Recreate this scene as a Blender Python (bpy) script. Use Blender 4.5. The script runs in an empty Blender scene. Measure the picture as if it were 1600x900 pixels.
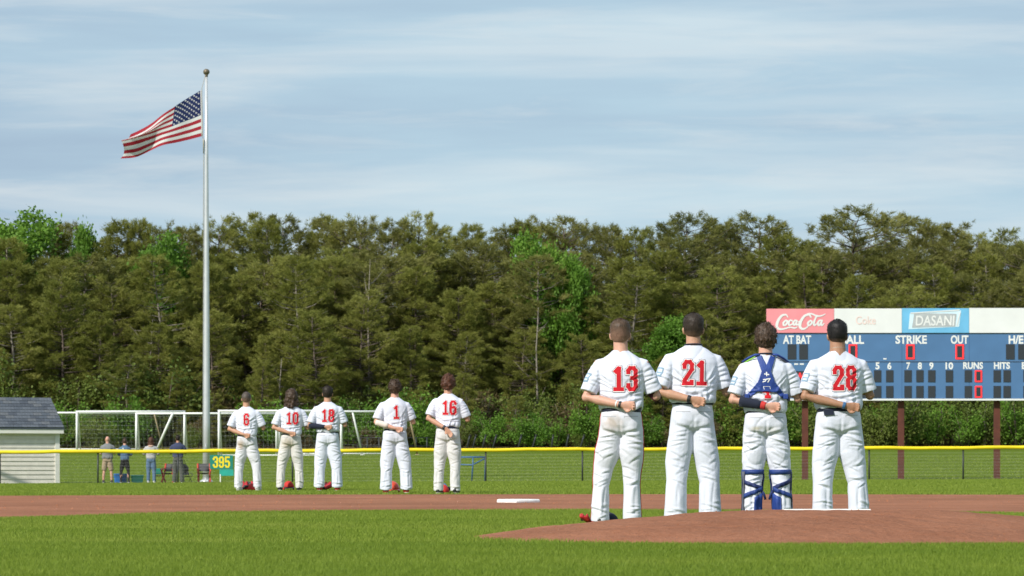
import bpy, bmesh, math, random
import numpy as np
from mathutils import Vector, Matrix
from mathutils.bvhtree import BVHTree

random.seed(7); np.random.seed(7)
SC = bpy.context.scene
COL = SC.collection

# ------------------------------------------------------------------ camera
F = 5357.0            # focal length in pixels of the 1600 px wide photograph
HZ = 736.0            # pixel row of the horizon
CZ = 0.46             # camera height
cam_d = bpy.data.cameras.new('Camera')
cam = bpy.data.objects.new('Camera', cam_d); COL.objects.link(cam)
cam.location = (0, 0, CZ); cam.rotation_euler = (math.radians(90), 0, 0)
cam_d.sensor_width = 36.0; cam_d.lens = F / 1600.0 * 36.0
cam_d.shift_y = (HZ - 450.0) / 1600.0
cam_d.clip_start = 0.1; cam_d.clip_end = 6000
cam_d.dof.use_dof = True; cam_d.dof.focus_distance = 33.0; cam_d.dof.aperture_fstop = 10.0
SC.camera = cam

# ------------------------------------------------------------------ sky and sun
SUN = Vector((-0.54, -0.58, 0.61)).normalized()
w = bpy.data.worlds.new('World'); SC.world = w; w.use_nodes = True
nt = w.node_tree; nt.nodes.clear()
N = nt.nodes.new; L = nt.links.new
out = N('ShaderNodeOutputWorld'); bg = N('ShaderNodeBackground'); bg.inputs['Strength'].default_value = 0.1
sky = N('ShaderNodeTexSky'); sky.sky_type = 'NISHITA'; sky.sun_disc = False
sky.sun_elevation = math.asin(SUN.z); sky.sun_rotation = math.atan2(SUN.x, SUN.y)
sky.air_density = 1.0; sky.dust_density = 1.2; sky.ozone_density = 1.5
tc = N('ShaderNodeTexCoord')
mp = N('ShaderNodeMapping'); mp.inputs['Scale'].default_value = (1.0, 1.0, 11.0); mp.inputs['Rotation'].default_value = (0, math.radians(1.0), 0)
L(tc.outputs['Generated'], mp.inputs['Vector'])
n1 = N('ShaderNodeTexNoise'); n1.inputs['Scale'].default_value = 5.0; n1.inputs['Detail'].default_value = 8; n1.inputs['Roughness'].default_value = 0.52; n1.inputs['Distortion'].default_value = 0.35
L(mp.outputs[0], n1.inputs['Vector'])
mp2 = N('ShaderNodeMapping'); mp2.inputs['Scale'].default_value = (1.0, 1.0, 6.0); mp2.inputs['Location'].default_value = (3.1, 0.7, 2.2); mp2.inputs['Rotation'].default_value = (0, math.radians(-2.0), 0)
L(tc.outputs['Generated'], mp2.inputs['Vector'])
n2 = N('ShaderNodeTexNoise'); n2.inputs['Scale'].default_value = 4.0; n2.inputs['Detail'].default_value = 6; n2.inputs['Roughness'].default_value = 0.5
L(mp2.outputs[0], n2.inputs['Vector'])
cr = N('ShaderNodeValToRGB')          # three tones of thin cloud, blue grey to pale
e = cr.color_ramp.elements
e[0].position = 0.38; e[0].color = (0.355, 0.490, 0.625, 1)
e[1].position = 0.64; e[1].color = (0.70, 0.77, 0.80, 1)
x = e.new(0.50); x.color = (0.420, 0.575, 0.695, 1)
L(n1.outputs['Fac'], cr.inputs[0])
cr2 = N('ShaderNodeValToRGB')
e = cr2.color_ramp.elements
e[0].position = 0.35; e[0].color = (0.360, 0.465, 0.600, 1)
e[1].position = 0.65; e[1].color = (0.50, 0.685, 0.79, 1)
L(n2.outputs['Fac'], cr2.inputs[0])
mx0 = N('ShaderNodeMix'); mx0.data_type = 'RGBA'; mx0.inputs[0].default_value = 0.5
L(cr.outputs[0], mx0.inputs[6]); L(cr2.outputs[0], mx0.inputs[7])
sc10 = N('ShaderNodeVectorMath'); sc10.operation = 'SCALE'; sc10.inputs['Scale'].default_value = 8.6
mp3 = N('ShaderNodeMapping'); mp3.inputs['Scale'].default_value = (1.0, 1.0, 9.0); mp3.inputs['Location'].default_value = (1.3, 4.7, .9); mp3.inputs['Rotation'].default_value = (0, math.radians(-1.5), 0)
L(tc.outputs['Generated'], mp3.inputs['Vector'])
n3 = N('ShaderNodeTexNoise'); n3.inputs['Scale'].default_value = 13; n3.inputs['Detail'].default_value = 9; n3.inputs['Roughness'].default_value = 0.62; n3.inputs['Distortion'].default_value = 0.5
L(mp3.outputs[0], n3.inputs['Vector'])
mr3 = N('ShaderNodeMapRange'); mr3.inputs[1].default_value = 0.50; mr3.inputs[2].default_value = 0.78; mr3.inputs[3].default_value = 0.0; mr3.inputs[4].default_value = 0.55
L(n3.outputs['Fac'], mr3.inputs[0])
mx3 = N('ShaderNodeMix'); mx3.data_type = 'RGBA'; L(mr3.outputs[0], mx3.inputs[0]); L(mx0.outputs[2], mx3.inputs[6]); mx3.inputs[7].default_value = (0.70, 0.75, 0.77, 1)
L(mx3.outputs[2], sc10.inputs[0])
mx = N('ShaderNodeMix'); mx.data_type = 'RGBA'; mx.inputs[0].default_value = 0.93
L(sky.outputs[0], mx.inputs[6]); L(sc10.outputs[0], mx.inputs[7])
L(mx.outputs[2], bg.inputs[0]); L(bg.outputs[0], out.inputs[0])

sl = bpy.data.lights.new('sun', 'SUN'); sl.energy = 4.1; sl.angle = math.radians(4.0); sl.color = (1.0, 0.955, 0.885)
so = bpy.data.objects.new('sun', sl); COL.objects.link(so)
so.rotation_euler = (-SUN).to_track_quat('-Z', 'Y').to_euler(); so.location = (-20, -20, 30)

SC.view_settings.view_transform = 'Standard'; SC.view_settings.look = 'None'
SC.view_settings.exposure = 0.30; SC.view_settings.gamma = 1.0
SC.cycles.max_bounces = 4; SC.cycles.diffuse_bounces = 3; SC.cycles.glossy_bounces = 2; SC.cycles.transmission_bounces = 2; SC.cycles.transparent_max_bounces = 4

# ------------------------------------------------------------------ helpers
def sc_at(d): return F / d
def at(px, py, d):
    s = F / d
    return Vector(((px - 800.0) / s, d, CZ + (HZ - py) / s))

def tag(o, label=None, cat=None, group=None, kind=None):
    if label: o['label'] = label
    if cat: o['category'] = cat
    if group: o['group'] = group
    if kind: o['kind'] = kind
    return o

def link(o, parent=None):
    COL.objects.link(o)
    if parent is not None: o.parent = parent
    return o

def mesh(name, v, f, mat=None, smooth=False, mids=None):
    me = bpy.data.meshes.new(name)
    me.from_pydata([tuple(p) for p in v], [], [tuple(q) for q in f])
    for m in (mat if isinstance(mat, (list, tuple)) else [mat]):
        if m is not None: me.materials.append(m)
    if mids is not None: me.polygons.foreach_set('material_index', np.asarray(mids, dtype=np.int32))
    if smooth: me.polygons.foreach_set('use_smooth', np.ones(len(me.polygons), dtype=bool))
    me.update(); return me

def obj(name, me, parent=None):
    return link(bpy.data.objects.new(name, me), parent)

def mk(name, g, mat, parent=None, smooth=False, world=False):
    v, f = g
    if world and parent is not None:
        l = parent.location; v = [(p[0]-l[0], p[1]-l[1], p[2]-l[2]) for p in v]
    return obj(name, mesh(name, v, f, mat, smooth), parent)

def empty(name, loc, rz=0, scale=1.0):
    o = bpy.data.objects.new(name, None); o.location = loc; o.rotation_euler = (0, 0, rz); o.scale = (scale,)*3
    o.empty_display_size = 0.2
    return link(o)

class G:
    """collects closed shapes"""
    def __init__(s): s.v = []; s.f = []
    def add(s, v, f):
        o = len(s.v); s.v += [tuple(p) for p in v]; s.f += [tuple(i+o for i in q) for q in f]; return s
    def box(s, x0, x1, y0, y1, z0, z1):
        v = [(x0,y0,z0),(x1,y0,z0),(x1,y1,z0),(x0,y1,z0),(x0,y0,z1),(x1,y0,z1),(x1,y1,z1),(x0,y1,z1)]
        return s.add(v, [(0,3,2,1),(4,5,6,7),(0,1,5,4),(1,2,6,5),(2,3,7,6),(3,0,4,7)])
    def bbox(s, x0, x1, y0, y1, z0, z1, b=0.01):
        """box with chamfered vertical and top edges"""
        bm = bmesh.new(); bmesh.ops.create_cube(bm, size=1)
        for v in bm.verts: v.co = ((x0+x1)/2+v.co.x*(x1-x0), (y0+y1)/2+v.co.y*(y1-y0), (z0+z1)/2+v.co.z*(z1-z0))
        bmesh.ops.bevel(bm, geom=bm.edges[:], offset=b, segments=2, affect='EDGES', profile=0.5)
        bm.verts.index_update()
        s.add([v.co[:] for v in bm.verts], [[v.index for v in f.verts] for f in bm.faces]); bm.free(); return s
    def ell(s, c, r, nu=16, nv=10, rot=None):
        v = []; f = []
        for j in range(1, nv):
            t = math.pi*j/nv
            for i in range(nu):
                a = 2*math.pi*i/nu
                v.append(Vector((r[0]*math.sin(t)*math.cos(a), r[1]*math.sin(t)*math.sin(a), r[2]*math.cos(t))))
        v.append(Vector((0,0,r[2]))); v.append(Vector((0,0,-r[2])))
        if rot is not None: v = [rot @ p for p in v]
        v = [p + Vector(c) for p in v]
        for j in range(nv-2):
            for i in range(nu):
                a = j*nu+i; b = j*nu+(i+1) % nu
                f.append((a, a+nu, b+nu, b))
        T = len(v)-2; B = len(v)-1
        for i in range(nu):
            f.append((T, i, (i+1) % nu)); q = (nv-2)*nu
            f.append((B, q+(i+1) % nu, q+i))
        return s.add(v, f)
    def tube(s, pts, n=14, ref=(0,1,0), cap=True):
        """pts: (x,y,z,ra[,rb]); ra along side = tangent x ref"""
        P = [Vector(p[:3]) for p in pts]; v = []; f = []; ref = Vector(ref)
        for i, p in enumerate(P):
            t = (P[min(i+1, len(P)-1)] - P[max(i-1, 0)]).normalized()
            sd = t.cross(ref)
            if sd.length < 1e-4: sd = t.cross(Vector((1, 0, 0)))
            sd.normalize(); up = sd.cross(t).normalized()
            ra = pts[i][3]; rb = pts[i][4] if len(pts[i]) > 4 else ra
            for k in range(n):
                a = 2*math.pi*k/n
                v.append(p + sd*(ra*math.cos(a)) + up*(rb*math.sin(a)))
        for i in range(len(P)-1):
            for k in range(n):
                a = i*n+k; b = i*n+(k+1) % n
                f.append((a, b, b+n, a+n))
        if cap:
            f.append(tuple(range(n))[::-1]); f.append(tuple(range((len(P)-1)*n, len(P)*n)))
        return s.add(v, f)
    def loft(s, rings, n=28, ex=2.2):
        """rings: (z, cx, cy, rx, ry)"""
        v = []; f = []
        for z, cx, cy, rx, ry in rings:
            for k in range(n):
                a = 2*math.pi*k/n; c, q = math.cos(a), math.sin(a)
                v.append((cx+rx*math.copysign(abs(c)**(2/ex), c), cy+ry*math.copysign(abs(q)**(2/ex), q), z))
        up = rings[-1][0] > rings[0][0]
        for i in range(len(rings)-1):
            for k in range(n):
                a = i*n+k; b = i*n+(k+1) % n
                f.append((a, b, b+n, a+n) if up else (a, a+n, b+n, b))
        lo = tuple(range(n)); hi = tuple(range((len(rings)-1)*n, len(rings)*n))
        f.append(lo[::-1] if up else lo); f.append(hi if up else hi[::-1])
        return s.add(v, f)
    @property
    def g(s): return s.v, s.f

DG = None
def remesh(g, voxel, smooth=6, fac=0.5):
    """voxel-union the closed shapes into one continuous surface; returns numpy verts, list faces"""
    me = mesh('tmp', g.v, g.f)
    o = bpy.data.objects.new('tmp', me); COL.objects.link(o)
    m = o.modifiers.new('r', 'REMESH'); m.mode = 'VOXEL'; m.voxel_size = voxel
    if smooth:
        m2 = o.modifiers.new('s', 'SMOOTH'); m2.iterations = smooth; m2.factor = fac
    dg = bpy.context.evaluated_depsgraph_get(); dg.update()
    r = bpy.data.meshes.new_from_object(o.evaluated_get(dg))
    bpy.data.objects.remove(o); bpy.data.meshes.remove(me)
    r.polygons.foreach_set('use_smooth', np.ones(len(r.polygons), dtype=bool))
    return r

def get_co(me):
    a = np.empty(len(me.vertices)*3, dtype=np.float32); me.vertices.foreach_get('co', a); return a.reshape(-1, 3)
def get_no(me):
    a = np.empty(len(me.vertices)*3, dtype=np.float32); me.vertex_normals.foreach_get('vector', a); return a.reshape(-1, 3)
def set_co(me, a): me.vertices.foreach_set('co', a.astype(np.float32).ravel()); me.update()

def waves(p, seed, scale, n=7):
    r = np.random.RandomState(seed); o = np.zeros(len(p))
    for i in range(n):
        k = r.normal(size=3); k /= np.linalg.norm(k); k *= scale*(0.6+1.1*r.rand())
        o += np.sin(p @ k + r.rand()*6.28 + 1.2*np.sin(p @ (k[[1, 2, 0]]*0.6) + r.rand()*6))
    return o/n

def ridged(p, seed, scale):
    """thin branching creases"""
    a = waves(p, seed, scale, 5)*1.6; b = waves(p, seed+31, scale*.8, 5)*1.6
    return -(np.clip(1-np.abs(a)*2.2, 0, 1)**2)+.6*(np.clip(1-np.abs(b)*2.2, 0, 1)**2)

def ss(a, b, x):
    t = np.clip((x-a)/(b-a), 0, 1); return t*t*(3-2*t)

def creases(co, no, cs, side=-1):
    """cs: (x0,z0,x1,z1,width,depth) folds drawn on the back (side=-1) of a garment"""
    d = np.zeros(len(co)); m = ss(-0.15, 0.45, no[:, 1]*side)
    P = co[:, [0, 2]]
    for x0, z0, x1, z1, wd, dp in cs:
        a = np.array((x0, z0)); b = np.array((x1, z1)); ab = b-a; ln = np.linalg.norm(ab)+1e-6; t = ab/ln; n = np.array((-t[1], t[0]))
        if n[1] < 0: n = -n
        q = P-a; s = (q @ t)/ln; e = q @ n + 0.10*ln*(s-0.5)**2
        tp = np.clip(1-(2*s-1)**2, 0, 1)**0.5
        d += tp*dp*(-np.exp(-(e/wd)**2) + 0.75*np.exp(-((e-1.9*wd)/(1.3*wd))**2))
    return d*m

# ------------------------------------------------------------------ materials
def newmat(name):
    m = bpy.data.materials.new(name); m.use_nodes = True
    b = m.node_tree.nodes['Principled BSDF']; return m, m.node_tree, b

def pmat(name, col, rough=0.7, var=0.12, scale=12.0, bump=0.0, bscale=200.0, metal=0.0, coat=0.0, spec=0.4):
    """plain paint / cloth / metal with uneven tone and fine relief"""
    m, t, b = newmat(name)
    tcn = t.nodes.new('ShaderNodeTexCoord')
    n = t.nodes.new('ShaderNodeTexNoise'); n.inputs['Scale'].default_value = scale; n.inputs['Detail'].default_value = 5
    t.links.new(tcn.outputs['Object'], n.inputs['Vector'])
    r = t.nodes.new('ShaderNodeValToRGB'); e = r.color_ramp.elements
    e[0].position = 0.3; e[0].color = tuple(c*(1-var) for c in col)+(1,)
    e[1].position = 0.7; e[1].color = tuple(min(1, c*(1+var)) for c in col)+(1,)
    t.links.new(n.outputs['Fac'], r.inputs[0]); t.links.new(r.outputs[0], b.inputs['Base Color'])
    b.inputs['Roughness'].default_value = rough; b.inputs['Metallic'].default_value = metal
    b.inputs['Specular IOR Level'].default_value = spec; b.inputs['Coat Weight'].default_value = coat
    if bump > 0:
        nb = t.nodes.new('ShaderNodeTexNoise'); nb.inputs['Scale'].default_value = bscale; nb.inputs['Detail'].default_value = 4
        t.links.new(tcn.outputs['Object'], nb.inputs['Vector'])
        bp = t.nodes.new('ShaderNodeBump'); bp.inputs['Strength'].default_value = bump; bp.inputs['Distance'].default_value = 0.01
        t.links.new(nb.outputs['Fac'], bp.inputs['Height']); t.links.new(bp.outputs[0], b.inputs['Normal'])
    return m

def cloth(name, col, stain=None, grain=0.15, rough=0.85):
    """uniform cloth; stain = (colour, centre xyz, radius xyz, amount)"""
    m, t, b = newmat(name); l = t.links.new
    tcn = t.nodes.new('ShaderNodeTexCoord')
    n = t.nodes.new('ShaderNodeTexNoise'); n.inputs['Scale'].default_value = 9; n.inputs['Detail'].default_value = 6
    l(tcn.outputs['Object'], n.inputs['Vector'])
    r = t.nodes.new('ShaderNodeValToRGB'); e = r.color_ramp.elements
    e[0].position = .25; e[0].color = tuple(c*0.94 for c in col)+(1,); e[1].position = .7; e[1].color = tuple(col)+(1,)
    l(n.outputs['Fac'], r.inputs[0]); src = r.outputs[0]
    for st in (stain or []):
        sc_, c_, r_, am = st
        mpn = t.nodes.new('ShaderNodeMapping'); mpn.vector_type = 'TEXTURE'
        mpn.inputs['Location'].default_value = c_; mpn.inputs['Scale'].default_value = r_
        l(tcn.outputs['Object'], mpn.inputs['Vector'])
        ln = t.nodes.new('ShaderNodeVectorMath'); ln.operation = 'LENGTH'; l(mpn.outputs[0], ln.inputs[0])
        nn = t.nodes.new('ShaderNodeTexNoise'); nn.inputs['Scale'].default_value = 22; nn.inputs['Detail'].default_value = 6
        l(tcn.outputs['Object'], nn.inputs['Vector'])
        ad = t.nodes.new('ShaderNodeMath'); ad.operation = 'ADD'; l(ln.outputs['Value'], ad.inputs[0]); l(nn.outputs['Fac'], ad.inputs[1])
        mr = t.nodes.new('ShaderNodeMapRange'); mr.inputs[1].default_value = 0.75; mr.inputs[2].default_value = 1.5; mr.inputs[3].default_value = am; mr.inputs[4].default_value = 0.0
        l(ad.outputs[0], mr.inputs[0])
        mxn = t.nodes.new('ShaderNodeMix'); mxn.data_type = 'RGBA'; l(mr.outputs[0], mxn.inputs[0]); l(src, mxn.inputs[6]); mxn.inputs[7].default_value = tuple(sc_)+(1,)
        src = mxn.outputs[2]
    l(src, b.inputs['Base Color']); b.inputs['Roughness'].default_value = rough; b.inputs['Specular IOR Level'].default_value = 0.25
    b.inputs['Sheen Weight'].default_value = 0.08
    nb = t.nodes.new('ShaderNodeTexNoise'); nb.inputs['Scale'].default_value = 60; nb.inputs['Detail'].default_value = 5
    l(tcn.outputs['Object'], nb.inputs['Vector'])
    bp = t.nodes.new('ShaderNodeBump'); bp.inputs['Strength'].default_value = grain; bp.inputs['Distance'].default_value = 0.012
    l(nb.outputs['Fac'], bp.inputs['Height']); l(bp.outputs[0], b.inputs['Normal'])
    return m

def leafmat(name, cols, transl=0.25, rough=0.6, island=True):
    """foliage; every leaf its own tone between the given colours"""
    m, t, b = newmat(name); l = t.links.new
    at_ = t.nodes.new('ShaderNodeAttribute'); at_.attribute_name = 'tone'
    oi = t.nodes.new('ShaderNodeObjectInfo')
    md = t.nodes.new('ShaderNodeMath'); md.operation = 'MULTIPLY_ADD'; md.inputs[1].default_value = 0.65; l(at_.outputs['Fac'], md.inputs[0])
    m2 = t.nodes.new('ShaderNodeMath'); m2.operation = 'MULTIPLY'; m2.inputs[1].default_value = 0.35; l(oi.outputs['Random'], m2.inputs[0])
    l(m2.outputs[0], md.inputs[2])
    r = t.nodes.new('ShaderNodeValToRGB'); e = r.color_ramp.elements
    e[0].position = 0.0; e[0].color = tuple(cols[0])+(1,); e[1].position = 1.0; e[1].color = tuple(cols[-1])+(1,)
    for i, c in enumerate(cols[1:-1]):
        q = e.new((i+1)/(len(cols)-1)); q.color = tuple(c)+(1,)
    l(md.outputs[0], r.inputs[0])
    l(r.outputs[0], b.inputs['Base Color']); b.inputs['Roughness'].default_value = rough; b.inputs['Specular IOR Level'].default_value = 0.25
    tr = t.nodes.new('ShaderNodeBsdfTranslucent'); l(r.outputs[0], tr.inputs['Color'])
    ms = t.nodes.new('ShaderNodeMixShader'); ms.inputs[0].default_value = transl
    o = t.nodes['Material Output']; l(b.outputs[0], ms.inputs[1]); l(tr.outputs[0], ms.inputs[2]); l(ms.outputs[0], o.inputs[0])
    return m

def grassmat(name):
    m, t, b = newmat(name); l = t.links.new
    g = t.nodes.new('ShaderNodeNewGeometry')
    mpn = t.nodes.new('ShaderNodeMapping'); mpn.inputs['Scale'].default_value = (0.12, 0.9, 0.5); l(g.outputs['Position'], mpn.inputs['Vector'])
    n = t.nodes.new('ShaderNodeTexNoise'); n.inputs['Scale'].default_value = 1.2; n.inputs['Detail'].default_value = 8; n.inputs['Roughness'].default_value = .65
    l(mpn.outputs[0], n.inputs['Vector'])
    n2 = t.nodes.new('ShaderNodeTexNoise'); n2.inputs['Scale'].default_value = 35; n2.inputs['Detail'].default_value = 6
    l(g.outputs['Position'], n2.inputs['Vector'])
    r = t.nodes.new('ShaderNodeValToRGB'); e = r.color_ramp.elements
    e[0].position = .30; e[0].color = (0.080, 0.130, 0.011, 1); e[1].position = .72; e[1].color = (0.145, 0.192, 0.022, 1)
    mm = t.nodes.new('ShaderNodeMix'); mm.inputs[0].default_value = 0.4; l(n.outputs['Fac'], mm.inputs[2]); l(n2.outputs['Fac'], mm.inputs[3])
    l(mm.outputs[0], r.inputs[0])
    # leaf litter and dry bank under and before the trees
    sp = t.nodes.new('ShaderNodeSeparateXYZ'); l(g.outputs['Position'], sp.inputs[0])
    n3 = t.nodes.new('ShaderNodeTexNoise'); n3.inputs['Scale'].default_value = .12; n3.inputs['Detail'].default_value = 6; l(g.outputs['Position'], n3.inputs['Vector'])
    ma = t.nodes.new('ShaderNodeMath'); ma.operation = 'MULTIPLY_ADD'; ma.inputs[1].default_value = 40; l(n3.outputs['Fac'], ma.inputs[0]); l(sp.outputs['Y'], ma.inputs[2])
    mr = t.nodes.new('ShaderNodeMapRange'); mr.inputs[1].default_value = 242; mr.inputs[2].default_value = 250; l(ma.outputs[0], mr.inputs[0])
    r2 = t.nodes.new('ShaderNodeValToRGB'); e = r2.color_ramp.elements
    e[0].color = (0.075, 0.06, 0.025, 1); e[1].color = (0.20, 0.155, 0.07, 1); e[0].position = .3; e[1].position = .7; l(n2.outputs['Fac'], r2.inputs[0])
    mx_ = t.nodes.new('ShaderNodeMix'); mx_.data_type = 'RGBA'; l(mr.outputs[0], mx_.inputs[0]); l(r.outputs[0], mx_.inputs[6]); l(r2.outputs[0], mx_.inputs[7])
    l(mx_.outputs[2], b.inputs['Base Color']); b.inputs['Roughness'].default_value = .95; b.inputs['Specular IOR Level'].default_value = .02
    bp = t.nodes.new('ShaderNodeBump'); bp.inputs['Strength'].default_value = .6; bp.inputs['Distance'].default_value = .03
    l(n2.outputs['Fac'], bp.inputs['Height']); l(bp.outputs[0], b.inputs['Normal'])
    return m

def dirtmat(name, c0, c1):
    m, t, b = newmat(name); l = t.links.new
    g = t.nodes.new('ShaderNodeNewGeometry')
    n = t.nodes.new('ShaderNodeTexNoise'); n.inputs['Scale'].default_value = 1.1; n.inputs['Detail'].default_value = 9; n.inputs['Roughness'].default_value = .7
    l(g.outputs['Position'], n.inputs['Vector'])
    n2 = t.nodes.new('ShaderNodeTexNoise'); n2.inputs['Scale'].default_value = 28; n2.inputs['Detail'].default_value = 8; n2.inputs['Roughness'].default_value = .7
    l(g.outputs['Position'], n2.inputs['Vector'])
    mm = t.nodes.new('ShaderNodeMix'); mm.inputs[0].default_value = .55; l(n.outputs['Fac'], mm.inputs[2]); l(n2.outputs['Fac'], mm.inputs[3])
    r = t.nodes.new('ShaderNodeValToRGB'); e = r.color_ramp.elements
    e[0].position = .33; e[0].color = tuple(c0)+(1,); e[1].position = .68; e[1].color = tuple(c1)+(1,)
    l(mm.outputs[0], r.inputs[0]); l(r.outputs[0], b.inputs['Base Color']); b.inputs['Roughness'].default_value = .95; b.inputs['Specular IOR Level'].default_value = .1
    n4 = t.nodes.new('ShaderNodeTexNoise'); n4.inputs['Scale'].default_value = .45; n4.inputs['Detail'].default_value = 5; l(g.outputs['Position'], n4.inputs['Vector'])
    dm = t.nodes.new('ShaderNodeMapRange'); dm.inputs[1].default_value = .35; dm.inputs[2].default_value = .65; dm.inputs[3].default_value = .84; dm.inputs[4].default_value = 1.10; l(n4.outputs['Fac'], dm.inputs[0])
    vm = t.nodes.new('ShaderNodeVectorMath'); vm.operation = 'SCALE'; l(r.outputs[0], vm.inputs[0]); l(dm.outputs[0], vm.inputs['Scale']); l(vm.outputs[0], b.inputs['Base Color'])
    n5 = t.nodes.new('ShaderNodeTexNoise'); n5.inputs['Scale'].default_value = 6; n5.inputs['Detail'].default_value = 3; l(g.outputs['Position'], n5.inputs['Vector'])
    hs_ = t.nodes.new('ShaderNodeMath'); hs_.operation = 'MULTIPLY_ADD'; hs_.inputs[1].default_value = 2.5; l(n5.outputs['Fac'], hs_.inputs[0]); l(n2.outputs['Fac'], hs_.inputs[2])
    bp = t.nodes.new('ShaderNodeBump'); bp.inputs['Strength'].default_value = .8; bp.inputs['Distance'].default_value = .025
    l(hs_.outputs[0], bp.inputs['Height']); l(bp.outputs[0], b.inputs['Normal'])
    return m

def skinmat(name, col):
    m = pmat(name, col, .55, .10, 30, .1, 300)
    b = m.node_tree.nodes['Principled BSDF']; b.inputs['Subsurface Weight'].default_value = .12; b.inputs['Subsurface Radius'].default_value = (.01, .004, .002)
    return m

def hairmat(name, col, skin=None, z0=1.60, z1=1.70):
    """hair; with skin given, a faded cut that thins to skin at the nape"""
    m, t, b = newmat(name); l = t.links.new
    tcn = t.nodes.new('ShaderNodeTexCoord')
    mpn = t.nodes.new('ShaderNodeMapping'); mpn.inputs['Scale'].default_value = (1, 1, .35); l(tcn.outputs['Object'], mpn.inputs['Vector'])
    n = t.nodes.new('ShaderNodeTexNoise'); n.inputs['Scale'].default_value = 110; n.inputs['Detail'].default_value = 5; l(mpn.outputs[0], n.inputs['Vector'])
    r = t.nodes.new('ShaderNodeValToRGB'); e = r.color_ramp.elements
    e[0].position = .3; e[0].color = tuple(c*.55 for c in col)+(1,); e[1].position = .75; e[1].color = tuple(c*1.5 for c in col)+(1,)
    l(n.outputs['Fac'], r.inputs[0]); src = r.outputs[0]
    if skin:
        sp = t.nodes.new('ShaderNodeSeparateXYZ'); l(tcn.outputs['Object'], sp.inputs[0])
        mr = t.nodes.new('ShaderNodeMapRange'); mr.inputs[1].default_value = z0; mr.inputs[2].default_value = z1; mr.inputs[3].default_value = .75; mr.inputs[4].default_value = 0
        l(sp.outputs['Z'], mr.inputs[0])
        mx_ = t.nodes.new('ShaderNodeMix'); mx_.data_type = 'RGBA'; l(mr.outputs[0], mx_.inputs[0]); l(src, mx_.inputs[6]); mx_.inputs[7].default_value = tuple(c*.6 for c in skin)+(1,)
        src = mx_.outputs[2]
    l(src, b.inputs['Base Color']); b.inputs['Roughness'].default_value = .5; b.inputs['Specular IOR Level'].default_value = .3
    bp = t.nodes.new('ShaderNodeBump'); bp.inputs['Strength'].default_value = .5; bp.inputs['Distance'].default_value = .01
    l(n.outputs['Fac'], bp.inputs['Height']); l(bp.outputs[0], b.inputs['Normal'])
    return m

M = {}
M['grass'] = grassmat('grass_ground')
M['dirt'] = dirtmat('infield_dirt', (0.245, 0.096, 0.050), (0.390, 0.178, 0.105))
M['mound'] = dirtmat('mound_clay', (0.245, 0.095, 0.049), (0.385, 0.174, 0.102))
M['blade'] = leafmat('grass_blades', [(0.138, 0.215, 0.019), (0.230, 0.302, 0.036), (0.32, 0.36, 0.07)], .4)
M['white'] = pmat('white_paint', (0.80, 0.80, 0.78), .45, .05, 3)
M['base'] = pmat('white_canvas', (0.82, 0.82, 0.80), .7, .10, 14, .3, 60)
M['rubber'] = pmat('white_rubber', (0.78, 0.76, 0.72), .6, .12, 10, .2, 50)
M['black'] = pmat('black_vinyl', (0.018, 0.019, 0.02), .5, .2)
M['darksteel'] = pmat('dark_steel', (0.03, 0.033, 0.035), .5, .2, 6)
M['wire'] = pmat('dark_fence_wire', (0.10, 0.105, 0.095), .5, .2, 3, metal=.3)
M['yellow'] = pmat('yellow_vinyl', (0.76, 0.585, 0.012), .45, .13, 2.0)
M['rust'] = pmat('rust_brown_steel', (0.105, 0.030, 0.018), .7, .25, 3)
M['alu'] = pmat('brushed_white_aluminium', (0.62, 0.63, 0.64), .35, .06, 4, metal=.35)
M['brass'] = pmat('weathered_bronze', (0.16, 0.13, 0.09), .5, .2, 20, metal=.4)
M['rope'] = pmat('grey_rope', (0.35, 0.33, 0.28), .9, .2)

# ------------------------------------------------------------------ ground
_ky = [-60, 0, 30, 44, 54, 62, 100, 126, 136, 205, 240, 275, 300, 340, 420, 3500]
_kz = [0, 0, 0, .04, .10, .115, .085, .072, .12, 1.5, 2.2, 3.2, 4.5, 10.0, 12.0, 12.0]
def gz(x, y):
    z = np.interp(y, _ky, _kz)
    k = np.interp(y, [70, 118, 135, 170], [0, 1, 1, 0])
    return z + k*0.0044*np.clip(x, -40, 40)
def gzf(x, y): return float(gz(x, y))

def sheet(name, xs, ys_of, mat, lift=0.0):
    """xs: list of x; ys_of(x): list of y"""
    v = []; f = []; cols = [ys_of(x) for x in xs]; ny = len(cols[0])
    for x, ys in zip(xs, cols):
        for y in ys: v.append((x, y, gzf(x, y)+lift))
    for i in range(len(xs)-1):
        for j in range(ny-1):
            a = i*ny+j; f.append((a, a+ny, a+ny+1, a+1))
    return obj(name, mesh(name, v, f, mat, True))
gx = [-1500, -400, -120, -60] + list(np.linspace(-40, 40, 41)) + [60, 120, 400, 1500]
gy = sorted(set([-60, -20, 0, 10, 20, 30] + list(np.arange(32, 66, 1.5)) + list(np.arange(66, 140, 4)) + list(np.arange(140, 290, 7)) + [320, 360, 400, 800, 1600, 3500]))
tag(sheet('grass_field', gx, lambda x: gy, M['grass']), kind='structure')

RUB = Vector((2.22, 24.2, 0.0))
def dirt_in(x): return float(np.interp(x, [-30, -4.9, -3.4, -1.4, 1.06, 3.0, 5.0, 8.0, 30], [8, 32.7, 36.0, 37.5, 38.1, 37.6, 36.0, 33.2, 11]))
def dirt_out(x):
    q = 29.0**2-(x-RUB.x)**2
    return RUB.y + (math.sqrt(q) if q > 0 else 0)
def dirt_cols(x):
    r = random.Random(int(x*1000)+99)
    a = dirt_in(x)+r.uniform(-.03, .03); b = max(dirt_out(x), a+.1)+r.uniform(-.05, .05)
    return list(np.linspace(a, b, 14))
tag(sheet('infield_dirt', list(np.arange(-22, 22.01, .2)), dirt_cols, M['dirt'], .006), kind='structure')

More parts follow.
